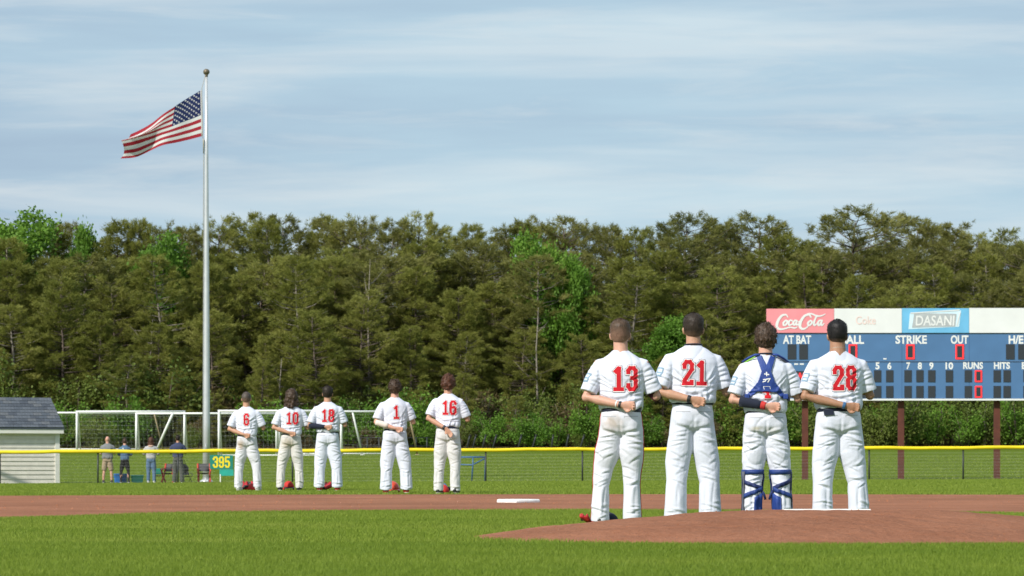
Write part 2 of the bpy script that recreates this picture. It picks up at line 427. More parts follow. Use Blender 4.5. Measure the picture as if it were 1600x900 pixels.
# pitching mound
MC = (2.27, 23.74); MR = 2.55
def mound_h(x, y):
    r = np.hypot(x-MC[0], y-MC[1])
    h = 0.178*np.clip((MR-r)/(MR-0.75), 0, 1)
    h = 0.178*(1-np.exp(-1.0*h/0.178*2.1))/(1-math.exp(-2.1))*0.35 + h*0.65
    return h
v = [(MC[0], MC[1], .178+.006)]; f = []
NR, NA = 40, 120
for i in range(1, NR+1):
    r = MR*1.012*i/NR
    for k in range(NA):
        a = 2*math.pi*k/NA
        rr = r*(1+.010*math.sin(7*a+1)+.007*math.sin(17*a)+.004*math.sin(41*a)) if i > NR-3 else r
        x, y = MC[0]+rr*math.cos(a), MC[1]+rr*math.sin(a)
        z = float(mound_h(x, y))
        z += .006 + (.0045*math.sin(9*x+3*y)*math.sin(7*y-2*x)+.004*math.sin(17*x-5*y+1)*math.sin(3*x+19*y))*min(1, (NR-i)/6)
        if i == NR: z = -.01
        v.append((x, y, z))
for k in range(NA): f.append((0, 1+k, 1+(k+1) % NA))
for i in range(NR-1):
    for k in range(NA):
        a = 1+i*NA+k; b = 1+i*NA+(k+1) % NA
        f.append((a, a+NA, b+NA, b))
tag(obj('pitching_mound', mesh('pitching_mound', v, f, M['mound'], True)), kind='structure')

# pitcher's plate
rp = empty('pitchers_plate', (RUB.x, RUB.y, .180), math.radians(6))
mk('slab', G().bbox(-.305, .305, -.075, .075, -.03, .012, .006).g, M['rubber'], rp)
tag(rp, 'thin white rubber plate set in the top of the clay mound', 'pitching rubber')

# clods of clay lying on mound and dirt
g = G(); r = random.Random(3)
for i in range(420):
    if i < 230:
        a = r.uniform(0, 6.28); q = MR*math.sqrt(r.random())*.97; x, y = MC[0]+q*math.cos(a), MC[1]+q*math.sin(a); z = float(mound_h(x, y))+.006; s = r.uniform(.004, .011)
    else:
        x = r.uniform(-7.5, 7.5); y = r.uniform(38.5, 51.0); z = gzf(x, y)+.008; s = r.uniform(.008, .02)
    g.add([(x-s, y-s*.7, z-.002), (x+s, y-s*.8, z-.002), (x, y+s, z-.002), (x+s*.1, y, z+s*.9)], [(0, 1, 3), (1, 2, 3), (2, 0, 3)])
tag(mk('clay_clods', g.g, M['mound']), 'small loose clods of clay scattered over mound and infield', 'clods', kind='stuff')

# second base
b2 = empty('second_base', (at(810, 786, 44.6).x, 44.6, gzf(0, 44.6)-.006), math.radians(45-6))
mk('bag', G().bbox(-.205, .205, -.205, .205, 0, .058, .020).g, M['base'], b2, True)
tag(b2, 'square white canvas base bag lying on the reddish infield dirt', 'base')

# grass blades
def blades(name, y0, y1, dens, h, wd, label, seed, margin=.5, keep=None):
    r = np.random.RandomState(seed)
    W = 800/F*y1+margin; n = int(dens*2*W*(y1-y0))
    x = r.uniform(-W, W, n); y = r.uniform(y0, y1, n)
    ok = np.abs(x) < 800/F*y+margin
    if keep is not None: ok &= keep(x, y)
    x, y = x[ok], y[ok]; n = len(x)
    a = r.uniform(0, 2*np.pi, n); hh = h*r.uniform(.55, 1.25, n); ww = wd*r.uniform(.7, 1.3, n)
    patch = .5+.5*np.sin(x*.9+2*np.sin(y*.7))*np.sin(y*1.7+x*.35)
    hh *= .85+.3*patch
    lx, ly = r.normal(0, .45, n)*hh, r.normal(0, .45, n)*hh
    z = gz(x, y)
    v = np.empty((n, 3, 3), np.float32)
    v[:, 0] = np.stack([x-ww*np.cos(a)/2, y-ww*np.sin(a)/2, z-.004], 1)
    v[:, 1] = np.stack([x+ww*np.cos(a)/2, y+ww*np.sin(a)/2, z-.004], 1)
    v[:, 2] = np.stack([x+lx, y+ly, z+hh], 1)
    me = bpy.data.meshes.new(name)
    me.vertices.add(n*3); me.vertices.foreach_set('co', v.ravel())
    me.loops.add(n*3); me.loops.foreach_set('vertex_index', np.arange(n*3, dtype=np.int32))
    me.polygons.add(n); me.polygons.foreach_set('loop_start', np.arange(0, n*3, 3, dtype=np.int32))
    me.update(calc_edges=True)
    band = .5+.5*np.sin(y*2.6+.25*np.sin(x*.8))
    wide = np.sin(y*1.15+.9+.06*x)+.6*np.sin(x*.55+y*.31+2*np.sin(y*.23))
    dry = np.clip(np.sin(x*1.3+1.7*np.sin(y*.9))*np.sin(y*1.9+np.sin(x*2.1))-.55, 0, 1)
    tone = np.clip(r.normal(.42, .15, n)+.10*(patch-.5)+.10*(band-.5)+.10*wide+.6*dry, 0, 1)
    at_ = me.attributes.new('tone', 'FLOAT', 'POINT'); at_.data.foreach_set('value', np.repeat(tone, 3).astype(np.float32))
    me.materials.append(M['blade'])
    o = obj(name, me); tag(o, label, 'grass', kind='stuff'); return o
_ix = np.linspace(-30, 30, 601); _iy = np.array([dirt_in(q) for q in _ix]); _oy = np.array([dirt_out(q) for q in _ix])
def keep_in(x, y):
    rr = np.hypot(x-MC[0], y-MC[1])
    an = np.arctan2(y-MC[1], x-MC[0])
    return (rr > MR-.05+.06*np.sin(an*23+np.sin(an*7)*3)*np.sin(an*61)+.05*np.sin(x*31+y*17)*np.sin(y*23)) & (y < np.interp(x, _ix, _iy)+.10*np.sin(x*3.1+np.sin(x*7.7)*2)*np.sin(x*11)+.05*np.sin(x*41))
def keep_out(x, y): return y > np.interp(x, _ix, _oy)-.05+.16*np.sin(x*2.3+np.sin(x*5.1)*2)*np.sin(x*7.0)+.08*np.sin(x*29)
blades('infield_grass', 13.2, 21.5, 5200, .024, .0050, 'short green infield grass in front of the mound', 1, .4, keep_in)
blades('infield_grass', 21.5, 38.3, 2000, .026, .008, 'short green infield grass around and behind the mound', 2, .5, keep_in)
blades('outfield_grass', 50.5, 66, 420, .030, .018, 'mown green outfield grass under the far row of players', 3, .8, keep_out)
blades('outfield_grass', 66, 126, 90, .030, .030, 'mown green outfield grass running up to the fence', 5, 1.0)
blades('far_field_grass', 126.5, 200, 10, .04, .06, 'green grass of the far field behind the outfield fence', 6, 2.0)


# ------------------------------------------------------------------ trees
def tri_cloud(name, V, tone, mat, nv=3):
    """V: (n,nv,3) loose leaf faces with one tone each"""
    n = len(V); me = bpy.data.meshes.new(name)
    me.vertices.add(n*nv); me.vertices.foreach_set('co', V.astype(np.float32).ravel())
    me.loops.add(n*nv); me.loops.foreach_set('vertex_index', np.arange(n*nv, dtype=np.int32))
    me.polygons.add(n); me.polygons.foreach_set('loop_start', np.arange(0, n*nv, nv, dtype=np.int32))
    me.update(calc_edges=True)
    a = me.attributes.new('tone', 'FLOAT', 'POINT'); a.data.foreach_set('value', np.repeat(np.clip(tone, 0, 1), nv).astype(np.float32))
    me.materials.append(mat); return me

def unit(a): return a/(np.linalg.norm(a, axis=-1, keepdims=True)+1e-9)

def tufts(P, D, tone, r, nb=11, ln=.38, wd=.048):
    """needle tufts at P pointing along D"""
    n = len(P); d = unit(np.repeat(D, nb, 0) + r.normal(0, .55, (n*nb, 3)))
    p = np.repeat(P, nb, 0) + r.normal(0, .05, (n*nb, 3))
    s = unit(np.cross(d, r.normal(size=(n*nb, 3))))*wd*r.uniform(.7, 1.3, (n*nb, 1))
    l = ln*r.uniform(.7, 1.3, (n*nb, 1))
    V = np.stack([p - s*.5 + d*l*.15, p + d*l, p + s*.5 + d*l*.15], 1)
    V[:, :, 2] -= 0
    return V, np.repeat(tone, nb) + r.normal(0, .10, n*nb)

M['bark'] = pmat('pine_bark', (0.13, 0.10, 0.08), .9, .35, 3, .5, 20)
M['greybark'] = pmat('grey_bark', (0.21, 0.185, 0.15), .9, .3, 3, .5, 20)
M['needle'] = leafmat('pine_needles', [(0.108, 0.124, 0.020), (0.186, 0.202, 0.037), (0.255, 0.262, 0.056), (0.32, 0.312, 0.082)], .32)
M['needle_dark'] = leafmat('dark_pine_needles', [(0.092, 0.102, 0.022), (0.160, 0.166, 0.039), (0.225, 0.222, 0.058), (0.285, 0.27, 0.083)], .32)
M['leaf'] = leafmat('spring_leaves', [(0.055, 0.120, 0.013), (0.105, 0.215, 0.022), (0.155, 0.285, 0.034), (0.215, 0.335, 0.055)], .35)
M['leaf_dull'] = leafmat('shrub_leaves', [(0.055, 0.090, 0.016), (0.105, 0.150, 0.025), (0.150, 0.195, 0.036), (0.20, 0.225, 0.055)], .3)
M['leaf_brown'] = leafmat('dry_shrub_twigs', [(0.06, 0.045, 0.02), (0.10, 0.075, 0.03), (0.14, 0.11, 0.045), (0.19, 0.155, 0.07)], .2)

def pine_proto(seed, H, crown0, rmax, shape, mat, dens=1.0, flat=.5, sparse=0.0):
    """pitch pine of height H: (trunk mesh, crown mesh)"""
    r = np.random.RandomState(seed); rr = random.Random(seed)
    bend = [(0, 0)]
    for i in range(10): bend.append((bend[-1][0]+rr.gauss(0, .11), bend[-1][1]+rr.gauss(0, .11)))
    def tp(z):
        t = z/H*10; i = min(9, int(t)); q = t-i
        return np.array((bend[i][0]*(1-q)+bend[i+1][0]*q, bend[i][1]*(1-q)+bend[i+1][1]*q, z))
    g = G(); g.tube([tuple(tp(H*k/10*.97))+((.20*(1-k/10.5)+.02)*(H/18),) for k in range(11)], 8)
    P = []; D = []; T = []
    z = H*crown0; ga = rr.uniform(0, 6)
    # dead lower limbs
    for k in range(9):
        zz = H*rr.uniform(.10, crown0+.12); a = rr.uniform(0, 6.28); ln = rr.uniform(.6, 2.0); c = tp(zz)
        e1 = c+np.array((math.cos(a), math.sin(a), rr.uniform(-.1, .35)))*ln
        g.tube([tuple(c)+(.035,), tuple((c+e1)/2+np.array((0, 0, .05)))+(.024,), tuple(e1)+(.008,)], 4, (0, 0, 1))
    while z < H*.995:
        t = (z/H-crown0)/(1-crown0)
        prof = shape(t)*rmax*rr.uniform(.65, 1.2)
        for b in range(rr.choice([2, 3, 3, 4])):
            if rr.random() < sparse: continue
            ga += 2.4+rr.uniform(-.5, .5); ln = max(.35, prof*rr.uniform(.65, 1.1))
            up = rr.uniform(-.05, .32)+.55*t*t
            c = tp(z); dr = np.array((math.cos(ga), math.sin(ga), 0.0))
            tip = c+dr*ln+np.array((0, 0, up*ln))
            mid = c+dr*ln*.55+np.array((0, 0, up*ln*.35))
            br = .018+.018*ln*(1-t*.5)
            g.tube([tuple(c)+(br,), tuple(mid)+(br*.65,), tuple(tip)+(.01,)], 4, (0, 0, 1))
            tone = rr.gauss(.45, .17)
            nsub = max(3, int((2.0+ln*2.3)*dens))
            for s in range(nsub):
                u = rr.uniform(.30, 1.0)**.8
                base = (c*(1-u)**2+2*mid*u*(1-u)+tip*u*u)
                sa = ga+rr.choice((-1, 1))*rr.uniform(.35, 1.15)
                sl = (.28+.42*ln*(1.15-u)*.6)*rr.uniform(.7, 1.3)
                sd = np.array((math.cos(sa), math.sin(sa), rr.uniform(-.05, .75)*flat*1.7))
                k = rr.randint(3, 6)
                for q in range(k):
                    w_ = (q+1)/k
                    P.append(base+sd*sl*w_+r.normal(0, .12, 3)*np.array((1, 1, 1.1))); D.append(unit(sd*.8+np.array((0, 0, .45))+dr*.3)); T.append(tone+rr.gauss(0, .08)+.06*t)
        z += H*rr.uniform(.012, .030)
    V, tn = tufts(np.array(P), np.array(D), np.array(T), r)
    return (mesh('pine_trunk', g.v, g.f, M['bark'] if seed % 3 else M['greybark'], True), tri_cloud('pine_crown', V, tn, mat), H)

def broad_proto(seed, H, crown0, rad, mat, n=420, per=62, leaf=.20):
    r = np.random.RandomState(seed); rr = random.Random(seed)
    g = G(); g.tube([(0, 0, 0, .16*H/9), (.05, .02, H*.3, .12*H/9), (.1, -.05, H*.6, .08*H/9), (.05, 0, H*.88, .03)], 8)
    P = []; T = []
    lobes = []
    for k in range(15):
        t = (k+.5)/15; a = rr.uniform(0, 6.28); q = rad*math.sin(math.pi*(.18+.70*t))*rr.uniform(.35, .85)
        lobes.append((np.array((math.cos(a)*q, math.sin(a)*q, H*(crown0+(1-crown0)*(.08+.84*t)))), rad*rr.uniform(.32, .55), rr.gauss(.5, .14)))
        z0 = H*(crown0*.6+.4*t*.8)
        g.tube([(0.05, 0, z0, .05), tuple((lobes[-1][0]+np.array((0, 0, z0)))/2*np.array((1, 1, 1)))+(.035,), tuple(lobes[-1][0])+(.01,)], 5, (0, 0, 1))
    for k in range(n):
        c, q, tn = rr.choice(lobes)
        d = unit(r.normal(size=3)); p = c+d*q*rr.uniform(.55, 1.05)*np.array((1, 1, .8)); P.append(p); T.append(tn+rr.gauss(0, .1))
    P = np.array(P); T = np.array(T)
    p = np.repeat(P, per, 0)+r.normal(0, .19*rad/2.2, (n*per, 3)); d = unit(r.normal(size=(n*per, 3))+np.array((0, 0, .3)))
    s = unit(np.cross(d, r.normal(size=(n*per, 3)))); l = leaf*r.uniform(.6, 1.3, (n*per, 1))
    V = np.stack([p, p+d*l*.5+s*l*.32, p+d*l, p+d*l*.5-s*l*.32], 1)
    return (mesh('broad_trunk', g.v, g.f, M['greybark'], True), tri_cloud('broad_crown', V, np.repeat(T, per)+r.normal(0, .1, n*per), mat, 4), H)

def shrub_proto(seed, H, rad, mat, n=80, per=45, leaf=.13, twig=False):
    r = np.random.RandomState(seed); rr = random.Random(seed)
    g = G(); P = []; T = []
    for k in range(11):
        a = rr.uniform(0, 6.28); q = rad*rr.uniform(.1, .8)
        tip = np.array((math.cos(a)*q, math.sin(a)*q, H*rr.uniform(.55, .97)))
        g.tube([(math.cos(a)*.12, math.sin(a)*.12, 0, .03), tuple(tip*np.array((.45, .45, .55)))+(.022,), tuple(tip)+(.006,)], 4, (0, 1, 0))
        tn = rr.gauss(.5, .15)
        for j in range(n//11):
            u = rr.uniform(.25, 1); P.append(tip*u*np.array((rr.uniform(.8, 1.2), rr.uniform(.8, 1.2), 1))+r.normal(0, .16*rad, 3)*np.array((1, 1, .7))); T.append(tn+rr.gauss(0, .1))
    P = np.array(P); P[:, 2] = np.abs(P[:, 2]); T = np.array(T); n = len(P)
    p = np.repeat(P, per, 0)+r.normal(0, .17*rad/1.5, (n*per, 3)); d = unit(r.normal(size=(n*per, 3))+np.array((0, 0, .5)))
    s = unit(np.cross(d, r.normal(size=(n*per, 3)))); l = leaf*r.uniform(.6, 1.3, (n*per, 1))*(1.8 if twig else 1); wd = .10 if twig else .34
    V = np.stack([p, p+d*l*.5+s*l*wd, p+d*l, p+d*l*.5-s*l*wd], 1)
    return (mesh('shrub_stems', g.v, g.f, M['bark'], True), tri_cloud('shrub_leaves', V, np.repeat(T, per)+r.normal(0, .1, n*per), mat, 4), H)

def plant(name, proto, loc, s, rz, label, cat, group, parts=('trunk', 'crown'), sxy=1.0):
    e_ = empty(name, loc, rz); e_.scale = (s*sxy, s*sxy, s)
    obj(parts[0], proto[0], e_); obj(parts[1], proto[1], e_)
    tag(e_, label, cat, group); return e_

rnd_top = lambda t: math.sin(math.pi*min(1, .20+.80*t))**.6*(1.0-.12*t)+.07
cone = lambda t: (1-t)**.6*(.45+.55*min(1, t*4))+.08
flat_top = lambda t: .45+.55*t if t < .78 else max(.10, (1-t)/.22)**.5
PINES = [pine_proto(11, 18, .22, 3.7, rnd_top, M['needle']),
         pine_proto(12, 18, .15, 3.5, rnd_top, M['needle'], 1.1),
         pine_proto(13, 18, .34, 3.9, flat_top, M['needle_dark'], .95),
         pine_proto(14, 18, .12, 3.4, cone, M['needle'], 1.1),
         pine_proto(15, 18, .25, 3.9, rnd_top, M['needle_dark']),
         pine_proto(16, 18, .10, 3.8, rnd_top, M['needle'], 1.15),
         pine_proto(17, 18, .50, 3.2, flat_top, M['needle_dark'], .8, .4, .2),
         pine_proto(18, 18, .20, 3.4, cone, M['needle_dark'], 1.0)]
BROAD = [broad_proto(21, 10, .18, 2.6, M['leaf']), broad_proto(22, 10, .10, 2.9, M['leaf'], 440), broad_proto(23, 10, .15, 2.6, M['leaf_dull'])]
SHRUB = [shrub_proto(31, 2.6, 1.6, M['leaf']), shrub_proto(32, 2.4, 1.7, M['leaf_dull']), shrub_proto(33, 3.2, 1.8, M['leaf_dull'], 100),
         shrub_proto(34, 2.0, 1.5, M['leaf_brown'], 70, 40, .16, True)]
rt = random.Random(42)
PG = 'pines of the forest behind the field'
ZONES = [(0, 'left of the shed'), (95, 'above the shed'), (200, 'over the left soccer goals'), (300, 'just left of the flag pole'), (360, 'right behind the flag pole'), (420, 'above player six'), (482, 'above player ten'), (560, 'above player eighteen'), (655, 'above player one'), (750, 'above player sixteen'),
         (850, 'over the second base bag'), (930, 'left of player thirteen'), (1020, 'above player thirteen'), (1135, 'above player twenty one'), (1250, 'above the catcher'), (1370, 'above player twenty eight'), (1480, 'above the middle scoreboard post'), (1600, 'above the right scoreboard post'), (9999, 'right of the scoreboard')]
LOOK = ['round crowned olive pine', 'bushy olive pine', 'flat topped dark pine', 'cone shaped olive pine', 'round crowned dark pine', 'low branched olive pine', 'thin open dark pine', 'cone shaped dark pine']
def put_pine(px, top, d, k, label=None, grp=PG, sxy=None):
    if label is None:
        row = 'at the back of the forest' if d > 272 else 'on the skyline' if d > 256 else 'in the upper forest' if d > 248.2 else 'halfway up the forest' if d > 242.3 else 'in the front row'
        if grp != PG: row = 'young, at the forest foot'
        label = '%s %s, %s' % (LOOK[k], row, next(z for q, z in ZONES if px < q))
    X = (px-800)*d/F; z0 = gzf(X, d); zt = CZ+(HZ-top)*d/F
    s = (zt-z0-.42)/18.0
    return plant('pine_tree', PINES[k], (X, d, z0-.1), s, rt.uniform(0, 6.28), label, 'tree', grp, sxy=(sxy or rt.uniform(.95, 1.25))*min(1.2, 1/max(.5, s)**.5))
# skyline pines, read from the photograph's tree line
SKY = [(15, 352), (75, 350), (108, 346), (180, 346), (213, 341), (252, 352), (300, 356), (340, 336), (378, 331), (415, 342), (455, 335), (500, 339), (530, 343), (562, 340),
       (600, 344), (655, 329), (690, 350), (732, 348), (775, 352), (818, 346), (852, 350), (908, 354), (945, 350), (990, 354), (1025, 357), (1105, 362), (1150, 352),
       (1225, 362), (1262, 372), (1385, 378), (1465, 352), (1530, 360), (1560, 356), (1600, 374), (1640, 360), (1690, 365), (-40, 345), (-95, 350), (-150, 356), (1750, 370)]
for i, (px, top) in enumerate(SKY):
    put_pine(px, top, rt.uniform(258, 268), [0, 1, 4, 5, 1, 2, 4, 0][i % 8], sxy=rt.uniform(.8, 1.1))
put_pine(1070, 336, 255, 2, 'round topped dark pine standing above the forest line right of centre', 'tall pines on the skyline', 1.15)
put_pine(1185, 334, 254, 6, 'open layered dark pine crown on the skyline above the catcher', 'tall pines on the skyline', 1.25)
put_pine(1332, 326, 253, 2, 'tall broad flat crowned pine rising highest above the scoreboard', 'tall pines on the skyline', 1.35)
put_pine(1432, 339, 262, 6, 'thin grey green pine crown on the skyline above the scoreboard', 'tall pines on the skyline', 1.15)
put_pine(1497, 347, 255, 7, 'dark pointed pine on the skyline near the right edge', 'tall pines on the skyline', 1.2)
put_pine(875, 336, 262, 6, 'thin feathery pine top poking above the forest near the middle', 'tall pines on the skyline', .9)
# the rows before and behind
for d, y0, y1, st, ks in ((280, 378, 404, 74, (2, 4, 7, 1)), (251, 368, 402, 62, (0, 1, 5, 4, 2)), (245, 392, 450, 70, (0, 1, 3, 5, 5, 4)), (239.5, 425, 520, 84, (1, 3, 5, 0, 5))):
    px = -170+rt.uniform(0, st)
    while px < 1790:
        if not (d < 242 and 985 < px < 1090):
            put_pine(px, rt.uniform(y0, y1), d+rt.uniform(-2.5, 2.5), rt.choice(ks))
        px += st*rt.uniform(.75, 1.25)
# spring green broadleaf trees
def put_broad(px, top, d, k, label, sxy=1.0):
    X = (px-800)*d/F; z0 = gzf(X, d); zt = CZ+(HZ-top)*d/F
    s = (zt-z0-.7)/10.0
    plant('broadleaf_tree', BROAD[k], (X, d, z0-.1), s, rt.uniform(0, 6.28), label, 'tree', 'broadleaf trees among the pines', sxy=sxy)
put_broad(25, 324, 256, 0, 'bright green leafy tree at the left end of the skyline', 1.0)
put_broad(-60, 335, 258, 1, 'bright green leafy tree past the left edge of the forest', .8)
put_broad(143, 336, 258, 1, 'bright green leafy treetop on the skyline left of the flag pole', .55)
put_broad(255, 362, 252, 0, 'bright green leafy crown among pines just left of the flag pole', .75)
put_broad(845, 358, 249, 0, 'broad mid green tree between the pines near the middle', .75)
put_broad(880, 382, 246, 1, 'fresh green tree in front of the pines right of the middle', .65)
put_broad(1040, 478, 238, 1, 'vivid green leafy tree behind the two leftmost mound players', 1.15)
put_broad(990, 535, 237, 0, 'lower vivid green tree behind player thirteen', .85)
put_broad(1130, 560, 238, 2, 'dull green leafy tree left of the scoreboard', .9)
put_broad(1115, 405, 252, 0, 'small fresh green crown among pines above the mound players', .5)
put_broad(300, 560, 240, 2, 'dull green young tree at the forest foot by the flag pole', .7)
# understory shrubs along the forest foot
def put_shrub(px, d, k, s, label, grp):
    X = (px-800)*d/F; plant('shrub', SHRUB[k], (X, d, gzf(X, d)-.08), s, rt.uniform(0, 6.28), label, 'shrub', grp, ('stems', 'foliage'), rt.uniform(.9, 1.25))
put_shrub(824, 226, 0, .95, 'bright green rounded shrub at the forest foot right of player sixteen', 'shrubs at the forest foot')
for q_, s_, w_ in ((640, 1.5, 'behind players one and sixteen'), (762, 1.0, 'right of player sixteen'), (560, 1.3, 'right of player eighteen'), (195, 1.4, 'behind the left goals'), (110, 1.2, 'beside the shed'), (915, 1.2, 'left of player thirteen'), (870, .8, 'left of the mound players'), (405, 1.3, 'behind player six'), (480, 1.1, 'behind player ten'), (1395, 1.2, 'under the scoreboard middle'), (1590, 1.3, 'under the scoreboard right end')):
    put_shrub(q_, 231.5, 0, s_, 'fresh spring green bush '+w_, 'spring green bushes at the forest foot')
put_shrub(668, 230, 0, .8, 'bright green shrub at the forest foot behind players one and sixteen', 'shrubs at the forest foot')
for px in range(-160, 1790, 37):
    q = px+rt.uniform(-16, 16); right = q > 1120
    if not right and rt.random() < .12: continue
    k = rt.choice([1, 2, 2, 0, 1]) if right else (rt.choice([3, 3, 1, 2]) if 90 < q < 330 else rt.choice([1, 2, 1, 0, 3, 3]))
    lb = {0: 'fresh green shrub in the thicket along the forest foot', 1: 'dull green shrub in the thicket along the forest foot', 2: 'tall dull green shrub in the thicket along the forest foot', 3: 'dry brown brush in the thicket along the forest foot'}[k]
    zn = next(z for a_, z in ZONES if q < a_).replace('above', 'behind').replace('over', 'behind'); lb = lb.replace(' in the thicket along the forest foot', ' at the forest foot '+zn)
    put_shrub(q, rt.uniform(229, 235), k, rt.uniform(.75, 1.15)*1.2 if right else rt.uniform(.4, .95), lb, 'thicket along the forest foot')
    if right or rt.random() < .9:
        put_shrub(q+18, rt.uniform(236, 241), rt.choice([1, 2, 2, 3]) if not right else rt.choice([1, 2, 2]), rt.uniform(1.0, 1.5) if right else rt.uniform(.8, 2.0), 'tall shaded second row shrub at the forest foot '+zn, 'taller shrubs behind the thicket')
# young pines that fill the edge down to the ground
px = -170
while px < 1200:
    put_pine(px, rt.uniform(540, 640), rt.uniform(233.5, 238), rt.choice((1, 3, 5)), None, 'young pines at the forest edge', 1.25)
    px += rt.uniform(55, 120)
# dead pale trunks seen in the thicket
def snag(px, d, top, label):
    X = (px-800)*d/F; z0 = gzf(X, d); h = CZ+(HZ-top)*d/F-z0
    e_ = empty('dead_tree', (X, d, z0)); g = G()
    g.tube([(0, 0, -.1, .10), (.08, 0, h*.35, .08), (.0, .05, h*.7, .05), (.15, 0, h, .012)], 7)
    mk('trunk', g.g, M['greybark'], e_, True); r = random.Random(int(px))
    for k in range(7):
        z = h*r.uniform(.3, .9); a = r.uniform(0, 6.28); ln = min(1.6, h*r.uniform(.08, .2))
        mk('branch', G().tube([(.04, 0, z, .03), (math.cos(a)*ln*.5, math.sin(a)*ln*.5, z+ln*.35, .018), (math.cos(a)*ln, math.sin(a)*ln, z+ln*.9, .005)], 5).g, M['greybark'], e_, True)
    tag(e_, label, 'tree', 'bare trees at the forest edge')
snag(1538, 232, 632, 'pale bare trunk standing in the shrubs under the scoreboard')
snag(575, 241.5, 405, 'bare grey branched tree among the pines left of the middle')
snag(838, 240, 480, 'pale bare pine trunk in front of the forest near the middle')
snag(437, 237, 560, 'forked bare grey tree at the forest edge behind player ten')
snag(235, 240.5, 500, 'straight bare trunk at the forest edge left of the flag pole')

# ------------------------------------------------------------------ outfield fence
FD = 126.0
fe = empty('outfield_fence', (0, FD, gzf(0, FD)))
FX0, FX1, FH = -24.0, 24.0, 1.17
def fz(x): return gzf(x, FD)
rng = random.Random(5)
pts = [(x, FD-.03, fz(x)+FH+.012*math.sin(x*1.1)+.008*math.sin(x*3.3), .070) for x in np.arange(FX0, FX1+.01, .6)]
mk('top_rail', G().tube(pts, 10, (0, 0, 1)).g, M['yellow'], fe, True, world=True)
for px in (-300, -150, 0, 153, 278, 457, 608, 759, 910, 1062, 1211, 1358, 1505, 1655, 1790):
    X = (px-800)*FD/F
    if not FX0 < X < FX1: continue
    g = G().tube([(X, FD, fz(X)-.2, .030), (X, FD, fz(X)+FH-.04, .030)], 10); g.tube([(X, FD, fz(X)+FH-.09, .036), (X, FD, fz(X)+FH-.06, .036)], 10)
    mk('post', g.g, M['darksteel'], fe, True, world=True)
# chain link: every wire a zigzag from bottom to top
pit = .058; hz_ = .058; nz = int((FH-.06)/hz_); nx = int((FX1-FX0)/pit)
V = []; Fc = []; wr = .0032
base_v = []
for i in range(nx):
    x0 = FX0+i*pit
    for sgn in (1,):
        idx = []
        for k in range(nz+1):
            xx = x0+(pit*.5 if (k % 2) else -pit*.5); zz = fz(x0)+.03+k*hz_; yy = FD+(.004 if k % 2 else -.004)
            o = len(V); V += [(xx-wr, yy, zz), (xx+wr, yy-wr*.8, zz), (xx+wr*.3, yy+wr, zz)]; idx.append(o)
        for a, b in zip(idx[:-1], idx[1:]):
            for q in range(3): Fc.append((a+q, a+(q+1) % 3, b+(q+1) % 3, b+q))
cl = mk('chain_link', (V, Fc), M['wire'], fe, world=True); cl['kind'] = 'stuff'
tag(fe, 'chain link outfield fence with bright yellow capped top rail', 'fence')

# ------------------------------------------------------------------ shed
M['siding'] = pmat('cream_siding', (0.70, 0.66, 0.58), .7, .08, 4)
M['trimw'] = pmat('off_white_trim', (0.74, 0.72, 0.66), .6, .06, 4)
SH = [pmat('slate_shingle_%d' % i, c, .9, .25, 25, .4, 90) for i, c in enumerate([(0.075, 0.088, 0.108), (0.095, 0.108, 0.128), (0.062, 0.072, 0.09), (0.11, 0.118, 0.13)])]
p = at(93, 756, 127.6); sz0 = gzf(p.x, 127.6)-.05
shed = empty('shed', (p.x, 127.6, sz0), math.radians(24))
SW, SDp, SHh = 4.6, 2.7, 2.0     # width (to -x), depth, wall height
g = G().box(-SW, -.06, .04, SDp, 0, SHh); mk('wall', g.g, M['siding'], shed)
bh = .165
for k in range(int(SHh/bh)):
    z0 = .05+k*bh; z1 = min(z0+bh, SHh-.02)
    v = [(-SW, .035, z0), (-.09, .035, z0), (-.09, .035, z1), (-SW, .035, z1), (-SW, .0, z0), (-.09, .0, z0), (-.09, .026, z1), (-SW, .026, z1)]
    mk('siding_board', (v, [(4, 5, 6, 7), (0, 4, 7, 3), (1, 2, 6, 5), (0, 1, 5, 4), (7, 6, 2, 3)]), M['siding'], shed)
mk('corner_trim', G().box(-.17, .0, -.03, .12, 0, SHh).g, M['trimw'], shed)
mk('fascia', G().box(-SW-.15, .10, -.22, -.18, SHh-.10, SHh+.14).g, M['trimw'], shed)
mk('frieze_board', G().box(-SW, -.02, -.02, .036, SHh-.16, SHh-.0).g, M['trimw'], shed)
mk('soffit', G().box(-SW-.13, .08, -.178, .05, SHh-.03, SHh+.0).g, M['trimw'], shed)
rz0, rz1, ry0, ry1 = SHh+.12, SHh+1.24, -.24, SDp/2
v = [(-SW-.17, ry0, rz0), (.12, ry0, rz0), (.06, ry1, rz1), (-SW-.17, ry1, rz1), (.12, SDp+.24, rz0), (-SW-.17, SDp+.24, rz0)]
v2 = v + [(a, b, c-.07) for a, b, c in v]
roof = mk('roof', (v2, [(0, 1, 2, 3), (3, 2, 4, 5), (6, 9, 8, 7), (9, 11, 10, 8), (0, 6, 7, 1), (1, 7, 8, 2), (2, 8, 10, 4), (0, 3, 9, 6), (3, 5, 11, 9), (4, 10, 11, 5)]), SH[0], shed)
mk('gable', ([(-.06, .04, SHh), (-.06, SDp, SHh), (-.06, SDp/2, SHh+1.1), (-.12, .04, SHh), (-.12, SDp, SHh), (-.12, SDp/2, SHh+1.1)], [(0, 1, 2), (5, 4, 3), (0, 3, 4, 1), (1, 4, 5, 2), (2, 5, 3, 0)]), M['siding'], shed)
nrow = 10; rl = math.hypot(ry1-ry0, rz1-rz0); uy, uz = (ry1-ry0)/rl, (rz1-rz0)/rl
rs = random.Random(8); shm = {}
